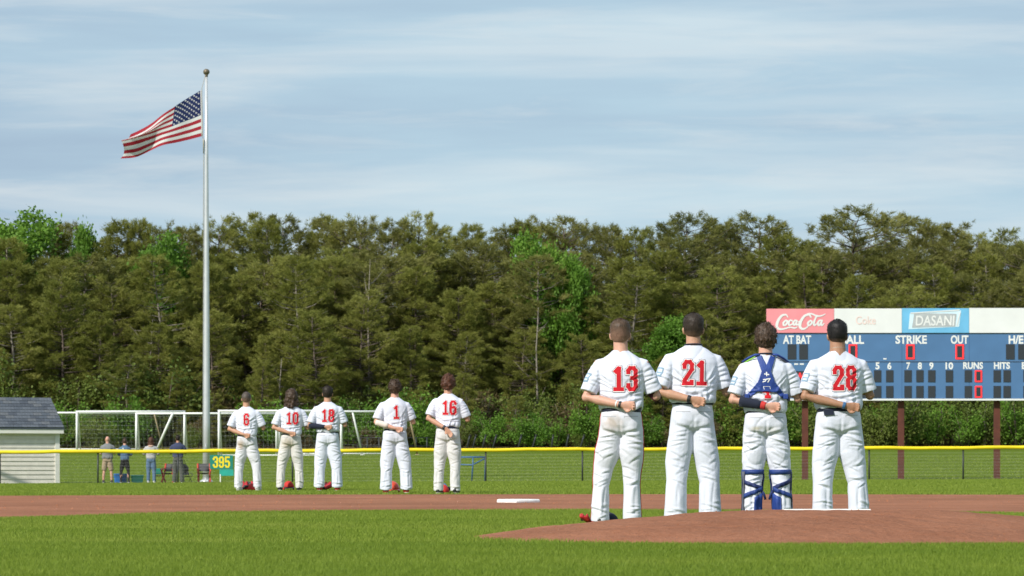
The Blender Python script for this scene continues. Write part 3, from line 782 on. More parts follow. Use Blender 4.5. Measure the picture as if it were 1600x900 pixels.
for k in range(nrow):
    xk = .10-(.06*k/nrow)+(.16 if k % 2 else 0); 
    while xk > -SW-.15:
        wd_ = .31; xa = max(-SW-.16, xk-wd_); xb = min(xk, .115-.06*k/nrow)
        xk -= wd_+.008
        if xb-xa < .03: continue
        s0 = rl*k/nrow-.01; s1 = rl*(k+1)/nrow+.02; h0 = .022; h1 = .006
        full = abs((xb-xa)-wd_) < 1e-6; mi = rs.choice((0, 1, 1, 2, 3))
        def sp(x, s_, h): return (x, ry0+uy*s_-uz*h, rz0+uz*s_+uy*h)
        if full and (mi, 'f') in shm: me = shm[(mi, 'f')]
        else:
            W = xb-xa; vv = [(0, 0, 0), (W, 0, 0), (W, s1-s0, 0), (0, s1-s0, 0), (0, 0, h0), (W, 0, h0), (W, s1-s0, h1), (0, s1-s0, h1)]
            me = mesh('shingle', vv, [(4, 5, 6, 7), (0, 1, 5, 4), (0, 4, 7, 3), (1, 2, 6, 5)], SH[mi])
            if full: shm[(mi, 'f')] = me
        o = obj('shingle', me, roof); o.location = sp(xa, s0, .002); o.rotation_euler = (math.atan2(uz, uy), 0, 0)
tag(shed, 'cream sided storage shed with slate grey shingle roof', 'shed')

# ------------------------------------------------------------------ flag pole and flag
PD = 130.5
b = at(322.5, 700, PD); pz = gzf(b.x, PD); ptop = at(322.5, 119, PD).z
pole = empty('flag_pole', (b.x, PD, pz)); H = ptop-pz
mk('shaft', G().tube([(0, 0, -.2, .145), (0, 0, H*.15, .138), (0, 0, H*.5, .105), (0, 0, H*.8, .075), (0, 0, H, .050)], 20).g, M['alu'], pole, True)
mk('flash_collar', G().tube([(0, 0, 0, .26), (0, 0, .05, .24), (0, 0, .10, .155)], 20).g, M['alu'], pole, True)
tr = mk('truck', G().tube([(0, 0, H-.02, .06), (0, 0, H+.06, .055), (0, 0, H+.07, .03), (0, 0, H+.12, .03)], 12).g, M['brass'], pole, True)
mk('finial_ball', G().ell((0, 0, H+.16), (.125, .125, .12), 18, 12).g, M['brass'], pole, True)
hx = -.20
mk('halyard', G().tube([(-.04, -.03, H+.02, .012), (hx+.03, -.04, at(0, 138, PD).z-pz, .012), (-.13, -.05, at(0, 215, PD).z-pz, .012), (-.10, -.08, at(0, 240, PD).z-pz, .012), (-.13, -.13, 1.3, .010)], 6).g, M['rope'], pole, True)
mk('rope_cleat', G().tube([(0, -.15, 1.25, .012), (0, -.20, 1.32, .012), (0, -.15, 1.45, .012)], 6).g, M['alu'], pole, True)
mk('halyard_weight', G().tube([(-.10, -.09, at(0, 240, PD).z-pz, .02), (-.10, -.09, at(0, 220, PD).z-pz, .035), (-.11, -.09, at(0, 217, PD).z-pz, .02)], 8).g, M['rope'], pole, True)
tag(pole, 'tall white metal flag pole with bronze ball finial', 'flagpole')

M['fred'] = cloth('flag_red', (0.42, 0.028, 0.045), grain=.05); M['fwhite'] = cloth('flag_white', (0.80, 0.79, 0.78), grain=.05); M['fblue'] = cloth('flag_blue', (0.020, 0.032, 0.115), grain=.05)
for m_ in (M['fred'], M['fwhite'], M['fblue']):
    t_ = m_.node_tree; bs = t_.nodes['Principled BSDF']; tl = t_.nodes.new('ShaderNodeBsdfTranslucent'); mxs = t_.nodes.new('ShaderNodeMixShader'); mxs.inputs[0].default_value = .4
    tl.inputs['Color'].default_value = bs.inputs['Base Color'].links[0].from_node.color_ramp.elements[1].color
    t_.links.new(bs.outputs[0], mxs.inputs[1]); t_.links.new(tl.outputs[0], mxs.inputs[2]); t_.links.new(mxs.outputs[0], t_.nodes['Material Output'].inputs[0])
S_ = F/PD
def flag_pt(u, v):
    """u 0..1 from hoist to fly, v 0 bottom..1 top; the wind folds the upper fly down over itself"""
    bx = np.interp(u, [0, .35, .7, 1], [315, 270, 226, 186]); bz = np.interp(u, [0, .2, .5, .8, 1], [213, 219, 229, 240, 245])
    tx = np.interp(u, [0, .42, .75, 1], [313.5, 271, 230, 201]); tz = np.interp(u, [0, .2, .42, .75, 1], [141, 153, 169, 190, 208])
    k = ss(.40, .95, u)
    vv = v + k*.23*math.sin(2*math.pi*(v*1.0-.06))*.62
    px = bx+(tx-bx)*vv; py = bz+(tz-bz)*vv
    dep = .16*math.sin(6.3*u*1.5+.6)*(u**.6) + k*.36*math.sin(2*math.pi*v*1.0+.5) + .07*math.sin(11*u+5*v)*u + .05*math.sin(24*u-3*v)*u
    px += 3.5*k*math.sin(7*v+1); py += 1.8*math.sin(9*u+2*v)*u + k*3.0*math.sin(9*v)
    return Vector(((px-800)/S_, PD+dep, CZ+(HZ-py)/S_))
fl = empty('flag', at(314, 213, PD))
NU, NV = 66, 13*4; v = []; f = []; mids = []
for i in range(NU+1):
    for j in range(NV+1):
        v.append(flag_pt(i/NU, j/NV)-fl.location)
for i in range(NU):
    for j in range(NV):
        f.append((i*(NV+1)+j, (i+1)*(NV+1)+j, (i+1)*(NV+1)+j+1, i*(NV+1)+j+1))
        st = j//4; mids.append(2 if ((i+.5)/NU < .40 and st >= 6) else (0 if st % 2 == 0 else 1))
obj('cloth', mesh('flag_cloth', v, f, [M['fred'], M['fwhite'], M['fblue']], True, mids), fl)
g = G()
for sd in (-1, 1):
    for row in range(9):
        for c in range(6 if row % 2 == 0 else 5):
            u0 = .40*((c+.5 if row % 2 == 0 else c+1)/6.0); v0 = 6/13+(7/13)*(1-(row+.6)/9.2)
            P0 = flag_pt(u0, v0); du = flag_pt(u0+.01, v0)-P0; dv = flag_pt(u0, v0+.01)-P0; n = du.cross(dv).normalized()*(.012*sd); du = du.normalized(); dv = (dv-du*dv.dot(du)).normalized()
            vs = [P0+n-fl.location]
            for k in range(10):
                a = math.pi/2+k*math.pi/5; q = .048 if k % 2 == 0 else .020
                vs.append(P0+n+du*(q*math.cos(a))+dv*(q*math.sin(a))-fl.location)
            g.add(vs, [(0, 1+k, 1+(k+1) % 10) for k in range(10)])
so_ = mk('stars', g.g, M['fwhite'], fl); so_['kind'] = 'stuff'
mk('heading', G().tube([tuple(flag_pt(0, q/8)-fl.location+Vector((.012, 0, 0)))+(.022,) for q in range(9)], 6).g, M['fwhite'], fl, True)
tag(fl, 'american flag blowing left with its fly end folded over', 'flag')

# ------------------------------------------------------------------ soccer goals
M['net'] = pmat('net_cord', (0.40, 0.40, 0.37), .8, .1)
def goal(px0, px1, top, d, label, stay=(-1.9), depth=1.9):
    a = at(px0, top, d); b_ = at(px1, top, d); z0 = gzf((a.x+b_.x)/2, d)
    e_ = empty('soccer_goal', (a.x, d, z0)); Wd = b_.x-a.x; h = a.z-z0; r = .062
    for x in (0, Wd): mk('post', G().tube([(x, 0, 0, r), (x, 0, h-.02, r)], 10).g, M['white'], e_, True)
    mk('crossbar', G().tube([(-r, 0, h, r), (Wd+r, 0, h, r)], 10, (0, 0, 1)).g, M['white'], e_, True)
    for x in (0, Wd):
        mk('back_stay', G().tube([(x, 0.02, h-.05, .035), (x+(.9 if x == 0 else -.9)*0, depth*.45, h-.08, .035), (x, depth, .05, .035)], 8).g, M['white'], e_, True)
        mk('ground_bar', G().tube([(x, 0, .05, .04), (x, depth, .05, .04)], 8, (0, 0, 1)).g, M['white'], e_, True)
    mk('rear_bar', G().tube([(0, depth, .05, .04), (Wd, depth, .05, .04)], 8, (0, 0, 1)).g, M['white'], e_, True)
    g = G(); cr_ = .0028
    def pt(x, s_):     # s_ 0 top .. 1 rear ground, hanging
        s1 = s_*(1.0)
        if s1 < .3: return (x, depth*.45*s1/.3, h-.06-.12*math.sin(math.pi*s1/.3))
        q = (s1-.3)/.7; return (x, depth*(.45+.55*q), (h-.08)*(1-q)+.05)
    n1 = int(Wd/.26)
    for i in range(n1+1):
        x = Wd*i/n1; g.tube([pt(x, k/8)+(cr_,) for k in range(9)], 3, (1, 0, 0), False)
    for k in range(1, 13):
        g.tube([pt(Wd*i/10, k/13)+(cr_,) for i in range(11)], 3, (0, 0, 1), False)
    for x in (0, Wd):
        for k in range(1, 8):
            s_ = .3+.7*k/8; P_ = pt(x, s_); g.tube([(x, 0.05, P_[2], cr_), P_+(cr_,)], 3, (0, 0, 1), False)
        for k in range(1, 7):
            y = depth*k/7; zt = h-.1 if y < depth*.45 else (h-.08)*(1-(y/depth-.45)/.55); g.tube([(x, y, .05, cr_), (x, y, zt, cr_)], 3, (1, 0, 0), False)
    n_ = mk('net', g.g, M['net'], e_); n_['kind'] = 'stuff'
    tag(e_, label, 'soccer goal', 'soccer goals behind the outfield fence')
goal(120, 288, 643, 214, 'white framed soccer goal standing between the shed and the flag pole')
goal(30, 213, 645, 222, 'white framed soccer goal half hidden behind the shed')
goal(342, 533, 642, 196, 'white framed soccer goal behind players six, ten and eighteen')
goal(432, 612, 643, 202, 'white framed soccer goal behind players eighteen and one')
goal(213, 436, 646, 208, 'white framed soccer goal standing behind the flag pole')
# leaning stays of stored goals
def brace(px0, py0, px1, py1, d0, r, m, label):
    a = at(px0, py0, d0); b_ = at(px1, py1, d0+1.2); z0 = gzf(b_.x, d0+1.2)
    e_ = empty('goal_brace', (b_.x, d0+1.2, z0)); l = e_.location
    bb = Vector((b_.x, d0+1.2, z0+.02))
    mk('tube', G().tube([tuple(a-l)+(r,), tuple((a+bb)/2-l+Vector((0, 0, .02)))+(r,), tuple(bb-l)+(r,)], 8).g, m, e_, True)
    mk('foot_plate', G().bbox(-.12, .12, -.1, .1, 0, .04, .01).g, m, e_)
    tag(e_, label, 'pole')
M['tan'] = pmat('tan_wood', (0.36, 0.28, 0.17), .7, .15, 6)
brace(270, 646, 243, 706, 205, .075, M['white'], 'thick white slanted goal stay left of the flag pole')
brace(241, 647, 256, 706, 207, .035, M['tan'], 'thin tan slanted pole left of the flag pole')
brace(640, 652, 652, 712, 199, .05, M['tan'], 'slanted tan pole just right of player one')
brace(551, 645, 566, 708, 198, .05, M['white'], 'white slanted goal stay just right of player eighteen')

# low dark fence far behind the field
ff = empty('low_field_fence', (at(620, 700, 215).x, 215, gzf(-5, 215)))
def post_at(px, py0, py1, d, r=.05, lean=0):
    a = at(px, py1, d); b_ = at(px+lean, py0, d); mk('stake', G().tube([tuple(a)+(r,), tuple(b_)+(r,)], 8).g, M['darksteel'], ff, True, world=True)
for px in (563, 574, 592, 628, 650, 667): post_at(px, 683, 713, 215, .035)
for z_ in (684, 697): mk('rail', G().tube([tuple(at(556, z_, 215))+(.028,), tuple(at(672, z_, 215))+(.028,)], 6, (0, 0, 1)).g, M['darksteel'], ff, True, world=True)
tag(ff, 'low black rail fence behind player one', 'fence')
for px in (728, 737, 752, 768, 808, 830, 861, 883, 905):
    d = 217; a = at(px, 712, d); z0 = gzf(a.x, d)
    e_ = empty('marker_stake', (a.x, d, z0)); ln = rng.uniform(.1, .25)
    mk('shaft', G().tube([(0, 0, -.1, .055), (ln, 0, .75, .055), (ln*1.3, 0, .95, .05)], 8).g, M['darksteel'], e_, True)
    mk('cap', G().tube([(ln*1.28, 0, .94, .075), (ln*1.36, 0, 1.02, .075)], 8).g, M['black'], e_, True)
    tag(e_, 'dark stake leaning right at the far edge of the field', 'stake', 'row of dark stakes before the forest')

# blue tube frame behind the fence
M['bluep'] = pmat('blue_steel', (0.04, 0.12, 0.25), .45, .1)
p = at(738, 748, 131); z0 = gzf(p.x, 131)
e_ = empty('hurdle_frame', (p.x, 131, z0)); k = 131/F
for x0_, x1_ in ((-.55, -.5), (-.02, .02), (.48, .5)):
    mk('leg', G().tube([(x0_, 0, 0, .03), (x1_, 0, .62, .03), (x1_, .02, .9, .028)], 8).g, M['bluep'], e_, True)
mk('top_bar', G().tube([(-.55, .02, .9, .035), (.52, .02, .9, .035)], 8, (0, 0, 1)).g, M['bluep'], e_, True)
mk('cross_bar', G().tube([(-.53, 0, .62, .028), (0, 0, .60, .028), (.5, 0, .86, .028)], 8, (0, 0, 1)).g, M['bluep'], e_, True)
tag(e_, 'light blue steel tube frame standing behind the yellow railed fence', 'frame')

# ------------------------------------------------------------------ lettering helpers
DIG = {
 '0': [[(0,.15),(0,.85),(.25,1),(.75,1),(1,.85),(1,.15),(.75,0),(.25,0),(0,.15)]],
 '1': [[(.55,0),(.55,1)],[(.55,.98),(.12,.84)],[(.05,0),(1.0,0)]],
 '2': [[(0,.76),(0,.87),(.25,1),(.75,1),(1,.87),(1,.66),(.05,.14),(0,0),(1,0),(1,.10)]],
 '3': [[(0,.78),(0,.87),(.25,1),(.75,1),(1,.87),(1,.64),(.78,.53),(.48,.53)],[(.78,.53),(1,.40),(1,.13),(.75,0),(.25,0),(0,.13),(0,.22)]],
 '4': [[(.70,0),(.70,1)],[(.70,1),(0,.32),(1,.32)],[(.40,0),(1,0)]],
 '5': [[(1,1),(.04,1),(0,.54),(.70,.60),(1,.45),(1,.15),(.75,0),(.25,0),(0,.15)]],
 '6': [[(1,.80),(1,.87),(.75,1),(.25,1),(0,.87),(0,.13),(.25,0),(.75,0),(1,.13),(1,.42),(.78,.55),(.08,.50)]],
 '7': [[(0,.88),(0,1),(1,1),(.38,0)]],
 '8': [[(.25,.53),(.03,.66),(.03,.88),(.25,1),(.75,1),(.97,.88),(.97,.66),(.75,.53),(.25,.53),(0,.40),(0,.13),(.25,0),(.75,0),(1,.13),(1,.40),(.75,.53)]],
 '9': [[(0,.20),(0,.13),(.25,0),(.75,0),(1,.13),(1,.87),(.75,1),(.25,1),(0,.87),(0,.58),(.22,.45),(.92,.50)]],
}
def seg_box(P, a, b, hw, ext):
    a = np.array(a, float); b = np.array(b, float); t = b-a; l = np.linalg.norm(t)+1e-9; t /= l; n = np.array((-t[1], t[0]))
    q = P-(a+b)/2; dx = np.abs(q @ t)-(l/2+ext); dy = np.abs(q @ n)-hw
    return np.maximum(dx, dy)*.9 + .1*np.hypot(np.maximum(dx, 0), np.maximum(dy, 0))
def digits_sdf(txt, w_, h_, gap, stroke):
    """signed distance to block digits centred on 0,0"""
    tot = len(txt)*w_+(len(txt)-1)*gap
    def f_(P):
        d = np.full(len(P), 9.0)
        for i, c in enumerate(txt):
            ox = -tot/2+i*(w_+gap)+stroke/2; oy = -h_/2+stroke/2; sw, sh = w_-stroke, h_-stroke
            for path in DIG[c]:
                for a, b in zip(path[:-1], path[1:]):
                    A = (ox+a[0]*sw, oy+a[1]*sh); B = (ox+b[0]*sw, oy+b[1]*sh)
                    d = np.minimum(d, seg_box(P, A, B, stroke/2, stroke*.42))
        return d
    return f_, tot
def strokes_sdf(paths):
    """soft brush strokes: points (x,y,r) through a smooth curve"""
    segs = []
    for p in paths:
        p = np.array(p, float); q = []
        for i in range(len(p)-1):
            p0, p1, p2, p3 = p[max(i-1, 0)], p[i], p[i+1], p[min(i+2, len(p)-1)]
            for t in np.linspace(0, 1, 7)[:-1]:
                q.append(.5*((2*p1)+(p2-p0)*t+(2*p0-5*p1+4*p2-p3)*t*t+(3*p1-p0-3*p2+p3)*t**3))
        q.append(p[-1]); segs += list(zip(q[:-1], q[1:]))
    def f_(P):
        d = np.full(len(P), 1e9)
        for a, b in segs:
            ab = b[:2]-a[:2]; t = np.clip(((P-a[:2]) @ ab)/(ab @ ab+1e-9), 0, 1)
            d = np.minimum(d, np.linalg.norm(P-(a[:2]+t[:, None]*ab), axis=1)-(a[2]+(b[2]-a[2])*t))
        return d
    return f_
def runs(sdf, x0, x1, y0, y1, nx, ny, lim=0.0):
    """cut the shape sdf<lim into thin horizontal strips; returns list of (xa,xb,ya,yb)"""
    xs = np.linspace(x0, x1, nx+1); ys = np.linspace(y0, y1, ny+1); xc = (xs[:-1]+xs[1:])/2; yc = (ys[:-1]+ys[1:])/2
    X, Y = np.meshgrid(xc, yc); m = (sdf(np.stack([X.ravel(), Y.ravel()], 1)) < lim).reshape(X.shape); o = []
    for j in range(ny):
        i = 0
        while i < nx:
            if m[j, i]:
                k = i
                while k < nx and m[j, k]: k += 1
                o.append((xs[i], xs[k], ys[j], ys[j+1])); i = k
            else: i += 1
    return o
def flat(rects, fn, y):
    g = G()
    for xa, xb, ya, yb in rects:
        (X0, Z0), (X1, Z1) = fn(xa, ya), fn(xb, yb)
        lo, hi = min(Z0, Z1), max(Z0, Z1)
        g.add([(X0, y, lo), (X1, y, lo), (X1, y, hi), (X0, y, hi)], [(0, 1, 2, 3)])
    return g
_txt = {}
def text_geo(s, off=0.02):
    k = (s, off)
    if k not in _txt:
        cu = bpy.data.curves.new('t', 'FONT'); cu.body = s; cu.offset = off; cu.resolution_u = 4
        o = bpy.data.objects.new('t', cu); COL.objects.link(o)
        dg = bpy.context.evaluated_depsgraph_get(); dg.update()
        me = bpy.data.meshes.new_from_object(o.evaluated_get(dg)); c = get_co(me)[:, :2]; f = [tuple(p.vertices) for p in me.polygons]
        bpy.data.objects.remove(o); bpy.data.meshes.remove(me); bpy.data.curves.remove(cu)
        mn, mx_ = c.min(0), c.max(0); _txt[k] = ((c-mn)/(mx_-mn), f)
    return _txt[k]

# ------------------------------------------------------------------ scoreboard
BD = 129.0; BS = F/BD
def bp(px, py): return ((px-800)/BS, CZ+(HZ-py)/BS)
M['bblue'] = pmat('scoreboard_blue', (0.075, 0.170, 0.335), .55, .06, 1.5)
M['bwhite'] = pmat('scoreboard_white', (0.74, 0.74, 0.735), .5, .04, 1.5)
M['bpink'] = pmat('faded_red_panel', (0.80, 0.27, 0.30), .5, .07, 1.2)
M['bcyan'] = pmat('sky_blue_panel', (0.16, 0.46, 0.72), .5, .12, 1.4)
M['bdark'] = pmat('dark_display', (0.028, 0.034, 0.042), .6, .2, 30)
M['bgrey'] = pmat('silver_print', (0.42, 0.44, 0.46), .5, .1, 4)
M['faint'] = pmat('faded_pink_print', (0.80, 0.62, 0.58), .6, .05, 4)
M['pale'] = pmat('pale_blue_print', (0.62, 0.78, 0.88), .5, .05, 4)
def emis(name, col, st):
    m, t, b = newmat(name); b.inputs['Base Color'].default_value = tuple(col)+(1,); b.inputs['Emission Color'].default_value = tuple(col)+(1,); b.inputs['Emission Strength'].default_value = st
    n_ = t.nodes.new('ShaderNodeTexNoise'); n_.inputs['Scale'].default_value = 40; mr = t.nodes.new('ShaderNodeMapRange'); mr.inputs[3].default_value = st*.8; mr.inputs[4].default_value = st*1.2
    t.links.new(n_.outputs['Fac'], mr.inputs[0]); t.links.new(mr.outputs[0], b.inputs['Emission Strength']); return m
M['catseam'] = pmat('seam_blue', (0.035, 0.10, 0.24), .6, .1)
M['led'] = emis('red_lamp', (0.85, 0.03, 0.035), .5)
XL, XR = 1197, 1632
sbx, _ = bp(1408, 700)
sb = empty('scoreboard', (sbx, BD, gzf(sbx, BD)))
def sbox(name, px0, px1, py0, py1, y0, y1, m, parent=sb, bev=0):
    (a, z1), (b_, z0) = bp(px0, py0), bp(px1, py1); g = G()
    (g.bbox(a, b_, y0, y1, z0, z1, bev) if bev else g.box(a, b_, y0, y1, z0, z1))
    o = mk(name, g.g, m, sb, world=True)
    if parent is not sb: o.parent = parent
    return o
for px in (1258, 1408, 1558):
    X, _ = bp(px, 0); z0 = gzf(X, BD); g = G().box(X-.105, X+.105, BD+.02, BD+.23, z0-.3, bp(0, 500)[1])
    # flanges of the steel column
    g.box(X-.115, X+.115, BD-.0, BD+.018, z0-.3, bp(0, 628)[1])
    mk('post', g.g, M['rust'], sb, world=True)
sbox('cabinet', XL, XR, 521, 623, BD-.25, BD-.02, M['bblue'])
sbox('bottom_trim', XL-.5, XR+.5, 623.2, 626, BD-.28, BD-.0, M['bwhite'])
sbox('divider', XL, XR, 565.2, 566.2, BD-.258, BD-.252, M['bdark'])
yF = BD-.30
p1 = sbox('sign_panel', XL+.2, 1302, 483, 520.5, yF, BD-.05, M['bpink']); p1['label'] = 'faded red sign panel with white script'
p2 = sbox('sign_panel', 1302.4, 1407.6, 482.6, 520.5, yF, BD-.05, M['bwhite']); p2['label'] = 'white sign panel with very faint lettering'
p3 = sbox('sign_panel', 1408, 1512.4, 482.2, 520.5, yF, BD-.05, M['bcyan']); p3['label'] = 'sky blue sign panel with slanted silver block'
p4 = sbox('sign_panel', 1512.8, XR, 481.8, 520.5, yF, BD-.05, M['bwhite']); p4['label'] = 'blank white sign panel'
def onsub(o, par):  # keep world place under the same scoreboard
    o.parent = par; return o
# script on the faded red panel, in zoomed coordinates (5.62 px per photo px from 1190,475)
SCR = [[(225,120,4),(208,98,7),(172,106,10),(140,148,12),(128,196,12),(148,222,10),(190,222,7),(240,208,6),(285,214,7),(305,206,4)],
 [(206,146,7),(186,168,9),(190,190,8),(210,182,8),(218,158,8),(206,146,7),(226,152,5)],
 [(262,150,7),(246,146,7),(232,166,9),(236,188,8),(256,184,6),(266,174,4)],
 [(302,150,6),(288,146,7),(272,166,9),(276,186,8),(292,178,8),(304,148,7),(298,176,8),(306,188,7),(320,174,4)],
 [(318,160,6),(340,154,6)],
 [(428,122,5),(412,98,8),(374,106,10),(342,148,12),(330,196,12),(350,222,10),(384,214,7),(404,192,5)],
 [(366,112,5),(400,90,6),(440,92,7),(480,110,7),(520,106,6),(550,92,4)],
 [(424,148,7),(402,168,9),(406,190,8),(426,182,8),(436,160,8),(424,148,7)],
 [(480,104,7),(462,140,8),(452,176,9),(460,190,8),(476,178,5)],
 [(522,152,6),(506,146,7),(488,168,9),(494,190,8),(510,178,8),(524,148,7),(516,178,8),(524,190,7),(542,174,4)]]
sd_ = strokes_sdf(SCR)
rc = runs(sd_, 110, 560, 78, 240, 230, 84)
onsub(mk('script_lettering', flat(rc, lambda x, y: bp(1190+x/5.62, 475+y/5.62), yF-.012).g, M['bwhite'], sb, world=True), p1)
def btext(s, cx, cy, w_, h_, m, parent, y, off=.03, shear=0.0, name='lettering'):
    c, f = text_geo(s, off); v = []
    for a, b in c:
        px = cx+(a-.5)*w_+shear*(b-.5)*h_; py = cy-(b-.5)*h_
        X, Z = bp(px, py); v.append((X, y, Z))
    o = mk(name, (v, f), m, sb, world=True)
    if parent is not sb: o.parent = parent
    return o
btext('Coke', 1351.5, 501, 31, 13, M['faint'], p2, yF-.01, .01)
# slanted block and frame strokes on the blue panel
def quad(pts, m, parent, y, name='print_block'):
    v = [(bp(*q)[0], y, bp(*q)[1]) for q in pts]; o = mk(name, (v, [tuple(range(len(pts)))[::-1]]), m, sb, world=True); o.parent = parent
quad([(1420, 490.5), (1500, 485.5), (1497, 511), (1418, 515)], M['pale'], p3, yF-.006)
quad([(1427, 489.5), (1493, 491), (1491, 510.5), (1423.5, 512.5)], M['bgrey'], p3, yF-.012)
btext('DASANI', 1459.5, 501.5, 60, 16, M['bwhite'], p3, yF-.018, .02, .06)
quad([(1420, 489.0), (1498, 484.0), (1497, 486.0), (1422, 490.6)], M['bwhite'], p3, yF-.018, 'print_stroke')
quad([(1497.5, 489), (1499.5, 489), (1494, 509), (1492.5, 509)], M['bwhite'], p3, yF-.018, 'print_stroke')
yB = BD-.256
for s_, cx, cy, w_, h_ in (('AT BAT', 1244.5, 531, 44, 13.5), ('BALL', 1331, 531, 36, 13.5), ('STRIKE', 1422.5, 531, 49, 13.5), ('OUT', 1498, 531, 27.5, 13.5), ('H/E', 1586, 531, 23, 13.5),
        ('RUNS', 1519, 571.5, 31, 11), ('HITS', 1564, 571.5, 25, 11), ('ERR', 1607, 571.5, 24, 11),
        ('1', 1285, 572, 5, 11), ('2', 1303, 572, 7, 11), ('3', 1321, 572, 7, 11), ('4', 1351, 572, 7, 11), ('5', 1370, 572, 6.5, 11), ('6', 1388.5, 572, 6.5, 11), ('7', 1418, 572, 6, 11), ('8', 1436, 572, 6.5, 11), ('9', 1454, 572, 6.5, 11), ('10', 1482, 572, 12, 11)):
    btext(s_, cx, cy, w_, h_, M['bwhite'], sb, yB, .034)
SEG = [[(0,0),(0,.5)],[(0,.5),(0,1)],[(0,1),(1,1)],[(1,1),(1,.5)],[(1,.5),(1,0)],[(1,0),(0,0)]]
def window(cx, cy, w_, h_, lit=False):
    o = sbox('digit_window', cx-w_/2, cx+w_/2, cy-h_/2, cy+h_/2, BD-.268, BD-.24, M['bdark'])
    if lit:
        st = w_*.20; g = G()
        sdf = lambda P: np.min([seg_box(P, (a[0]*(w_-st)-(w_-st)/2, a[1]*(h_-st)-(h_-st)/2), (b[0]*(w_-st)-(w_-st)/2, b[1]*(h_-st)-(h_-st)/2), st/2, st*.3) for a, b in SEG], 0)
        rc_ = runs(sdf, -w_/2, w_/2, -h_/2, h_/2, 26, 44)
        q = mk('lit_digit', flat(rc_, lambda x, y: bp(cx+x, cy+y), BD-.274).g, M['led'], sb, world=True); q.parent = o
for cx, lit in ((1236.5, 0), (1254.5, 0), (1331.5, 1), (1421, 1), (1498, 1), (1577, 0), (1596, 0)): window(cx, 550, 13.4, 23.5, lit)
for cy in (588, 612.5):
    for cx in (1285, 1303, 1321, 1351, 1370, 1389, 1417.5, 1436, 1454.5, 1482, 1511.5, 1527.3, 1556.5, 1572, 1603, 1619): window(cx, cy, 11.4, 18.6, abs(cx-1527.3) < .1)
sbox('name_window', 1220, 1262, 580, 598, BD-.268, BD-.24, M['bdark']); btext('W', 1249, 589, 15, 13, M['led'], sb, BD-.274, .04)
sbox('name_window', 1220, 1262, 604, 621, BD-.268, BD-.24, M['bdark']); sbox('lit_bar', 1244, 1257, 606.5, 609.5, BD-.274, BD-.266, M['led'])
for px in (1240, 1249): sbox('small_mark', px, px+6, 568, 570.5, BD-.258, BD-.25, M['bwhite'])
sbox('small_mark', 1379, 1384, 560, 562, BD-.258, BD-.25, M['bwhite'])
for px in (1302, 1408, 1513): sbox('panel_seam', px-.25, px+.25, 521.5, 622.5, BD-.254, BD-.24, M['catseam'])
tag(sb, 'blue baseball scoreboard on rust brown posts with sign panels on top', 'scoreboard')

# distance marker on the fence
M['sgreen'] = pmat('green_sign', (0.012, 0.20, 0.15), .5, .08, 5); M['syel'] = pmat('yellow_print', (0.80, 0.62, 0.02), .5, .05, 5); M['steal'] = pmat('teal_vinyl', (0.02, 0.34, 0.27), .6, .1, 5)
ds = empty('distance_sign', at(346, 748, FD-.14)); S2 = F/(FD-.14)
def dpt(px, py): return ((px-800)/S2, CZ+(HZ-py)/S2)
(a, z1), (b_, z0) = dpt(328, 711), dpt(364, 733)
mk('board', G().bbox(a, b_, FD-.145, FD-.125, z0, z1, .006).g, M['sgreen'], ds, world=True)
(a, z1), (b_, z0) = dpt(343, 733.5), dpt(365, 743.5)
mk('lower_board', G().bbox(a, b_, FD-.135, FD-.12, z0, z1, .005).g, M['steal'], ds, world=True)
sdf, tot = digits_sdf('395', 8.0, 17.5, 1.3, 2.6)
mk('numerals', flat(runs(lambda P: sdf(P*np.array((1, -1))), -15, 15, -10, 10, 150, 70), lambda x, y: dpt(346+x, 722+y), FD-.150).g, M['syel'], ds, world=True)
(a, z1), (b_, z0) = dpt(343.5, 741), dpt(345, 753)
mk('marker_peg', G().box(a, b_, FD-.16, FD-.147, z0, z1).g, M['white'], ds, world=True)
tag(ds, 'green distance sign with yellow numerals hung on the outfield fence', 'sign')

# ------------------------------------------------------------------ people
M['jersey'] = cloth('white_jersey', (0.655, 0.675, 0.765))
M['pants'] = cloth('white_trousers', (0.655, 0.675, 0.765))
_tan = (0.40, 0.28, 0.17)
M['pants13'] = cloth('white_trousers_soiled', (0.66, 0.665, 0.73), [(_tan, (-.07, -.12, .90), (.12, .12, .10), .55)])
M['pants7'] = cloth('white_trousers_grass_stain', (0.65, 0.665, 0.745), [((.36, .33, .20), (-.09, -.12, .86), (.07, .12, .03), .75), ((.42, .40, .30), (.06, -.12, .85), (.12, .12, .04), .4)])
M['pants6'] = cloth('white_trousers_dusty', (0.655, 0.65, 0.69), [(_tan, (-.10, -.12, .84), (.10, .14, .12), .75)])
M['pants10'] = cloth('cream_trousers_dusty', (0.62, 0.595, 0.57), [((.46, .36, .24), (-.06, -.12, .84), (.15, .16, .14), .6)])
M['pants16'] = cloth('cream_trousers', (0.64, 0.625, 0.62))
M['red'] = cloth('number_red', (0.55, 0.012, 0.022), grain=.03); M['outl'] = cloth('number_outline', (0.18, 0.14, 0.16), grain=.03); M['numw'] = cloth('number_white', (0.78, 0.78, 0.78), grain=.03)
M['navy'] = cloth('navy_belt', (0.012, 0.016, 0.035), grain=.05, rough=.5)
M['navycloth'] = cloth('navy_cloth', (0.014, 0.018, 0.035), grain=.1)
M['catblue'] = pmat('royal_blue_padding', (0.020, 0.052, 0.24), .55, .12, 20, .25, 80)
M['catdark'] = pmat('navy_strap', (0.014, 0.026, 0.11), .6, .15, 20, .2, 80)
M['catmid'] = pmat('blue_strap', (0.018, 0.045, 0.19), .6, .15, 20, .2, 80)
M['grey'] = pmat('grey_padding', (0.10, 0.105, 0.14), .7, .12, 20)
M['lime'] = pmat('lime_trim', (0.25, 0.55, 0.05), .6, .08, 20)
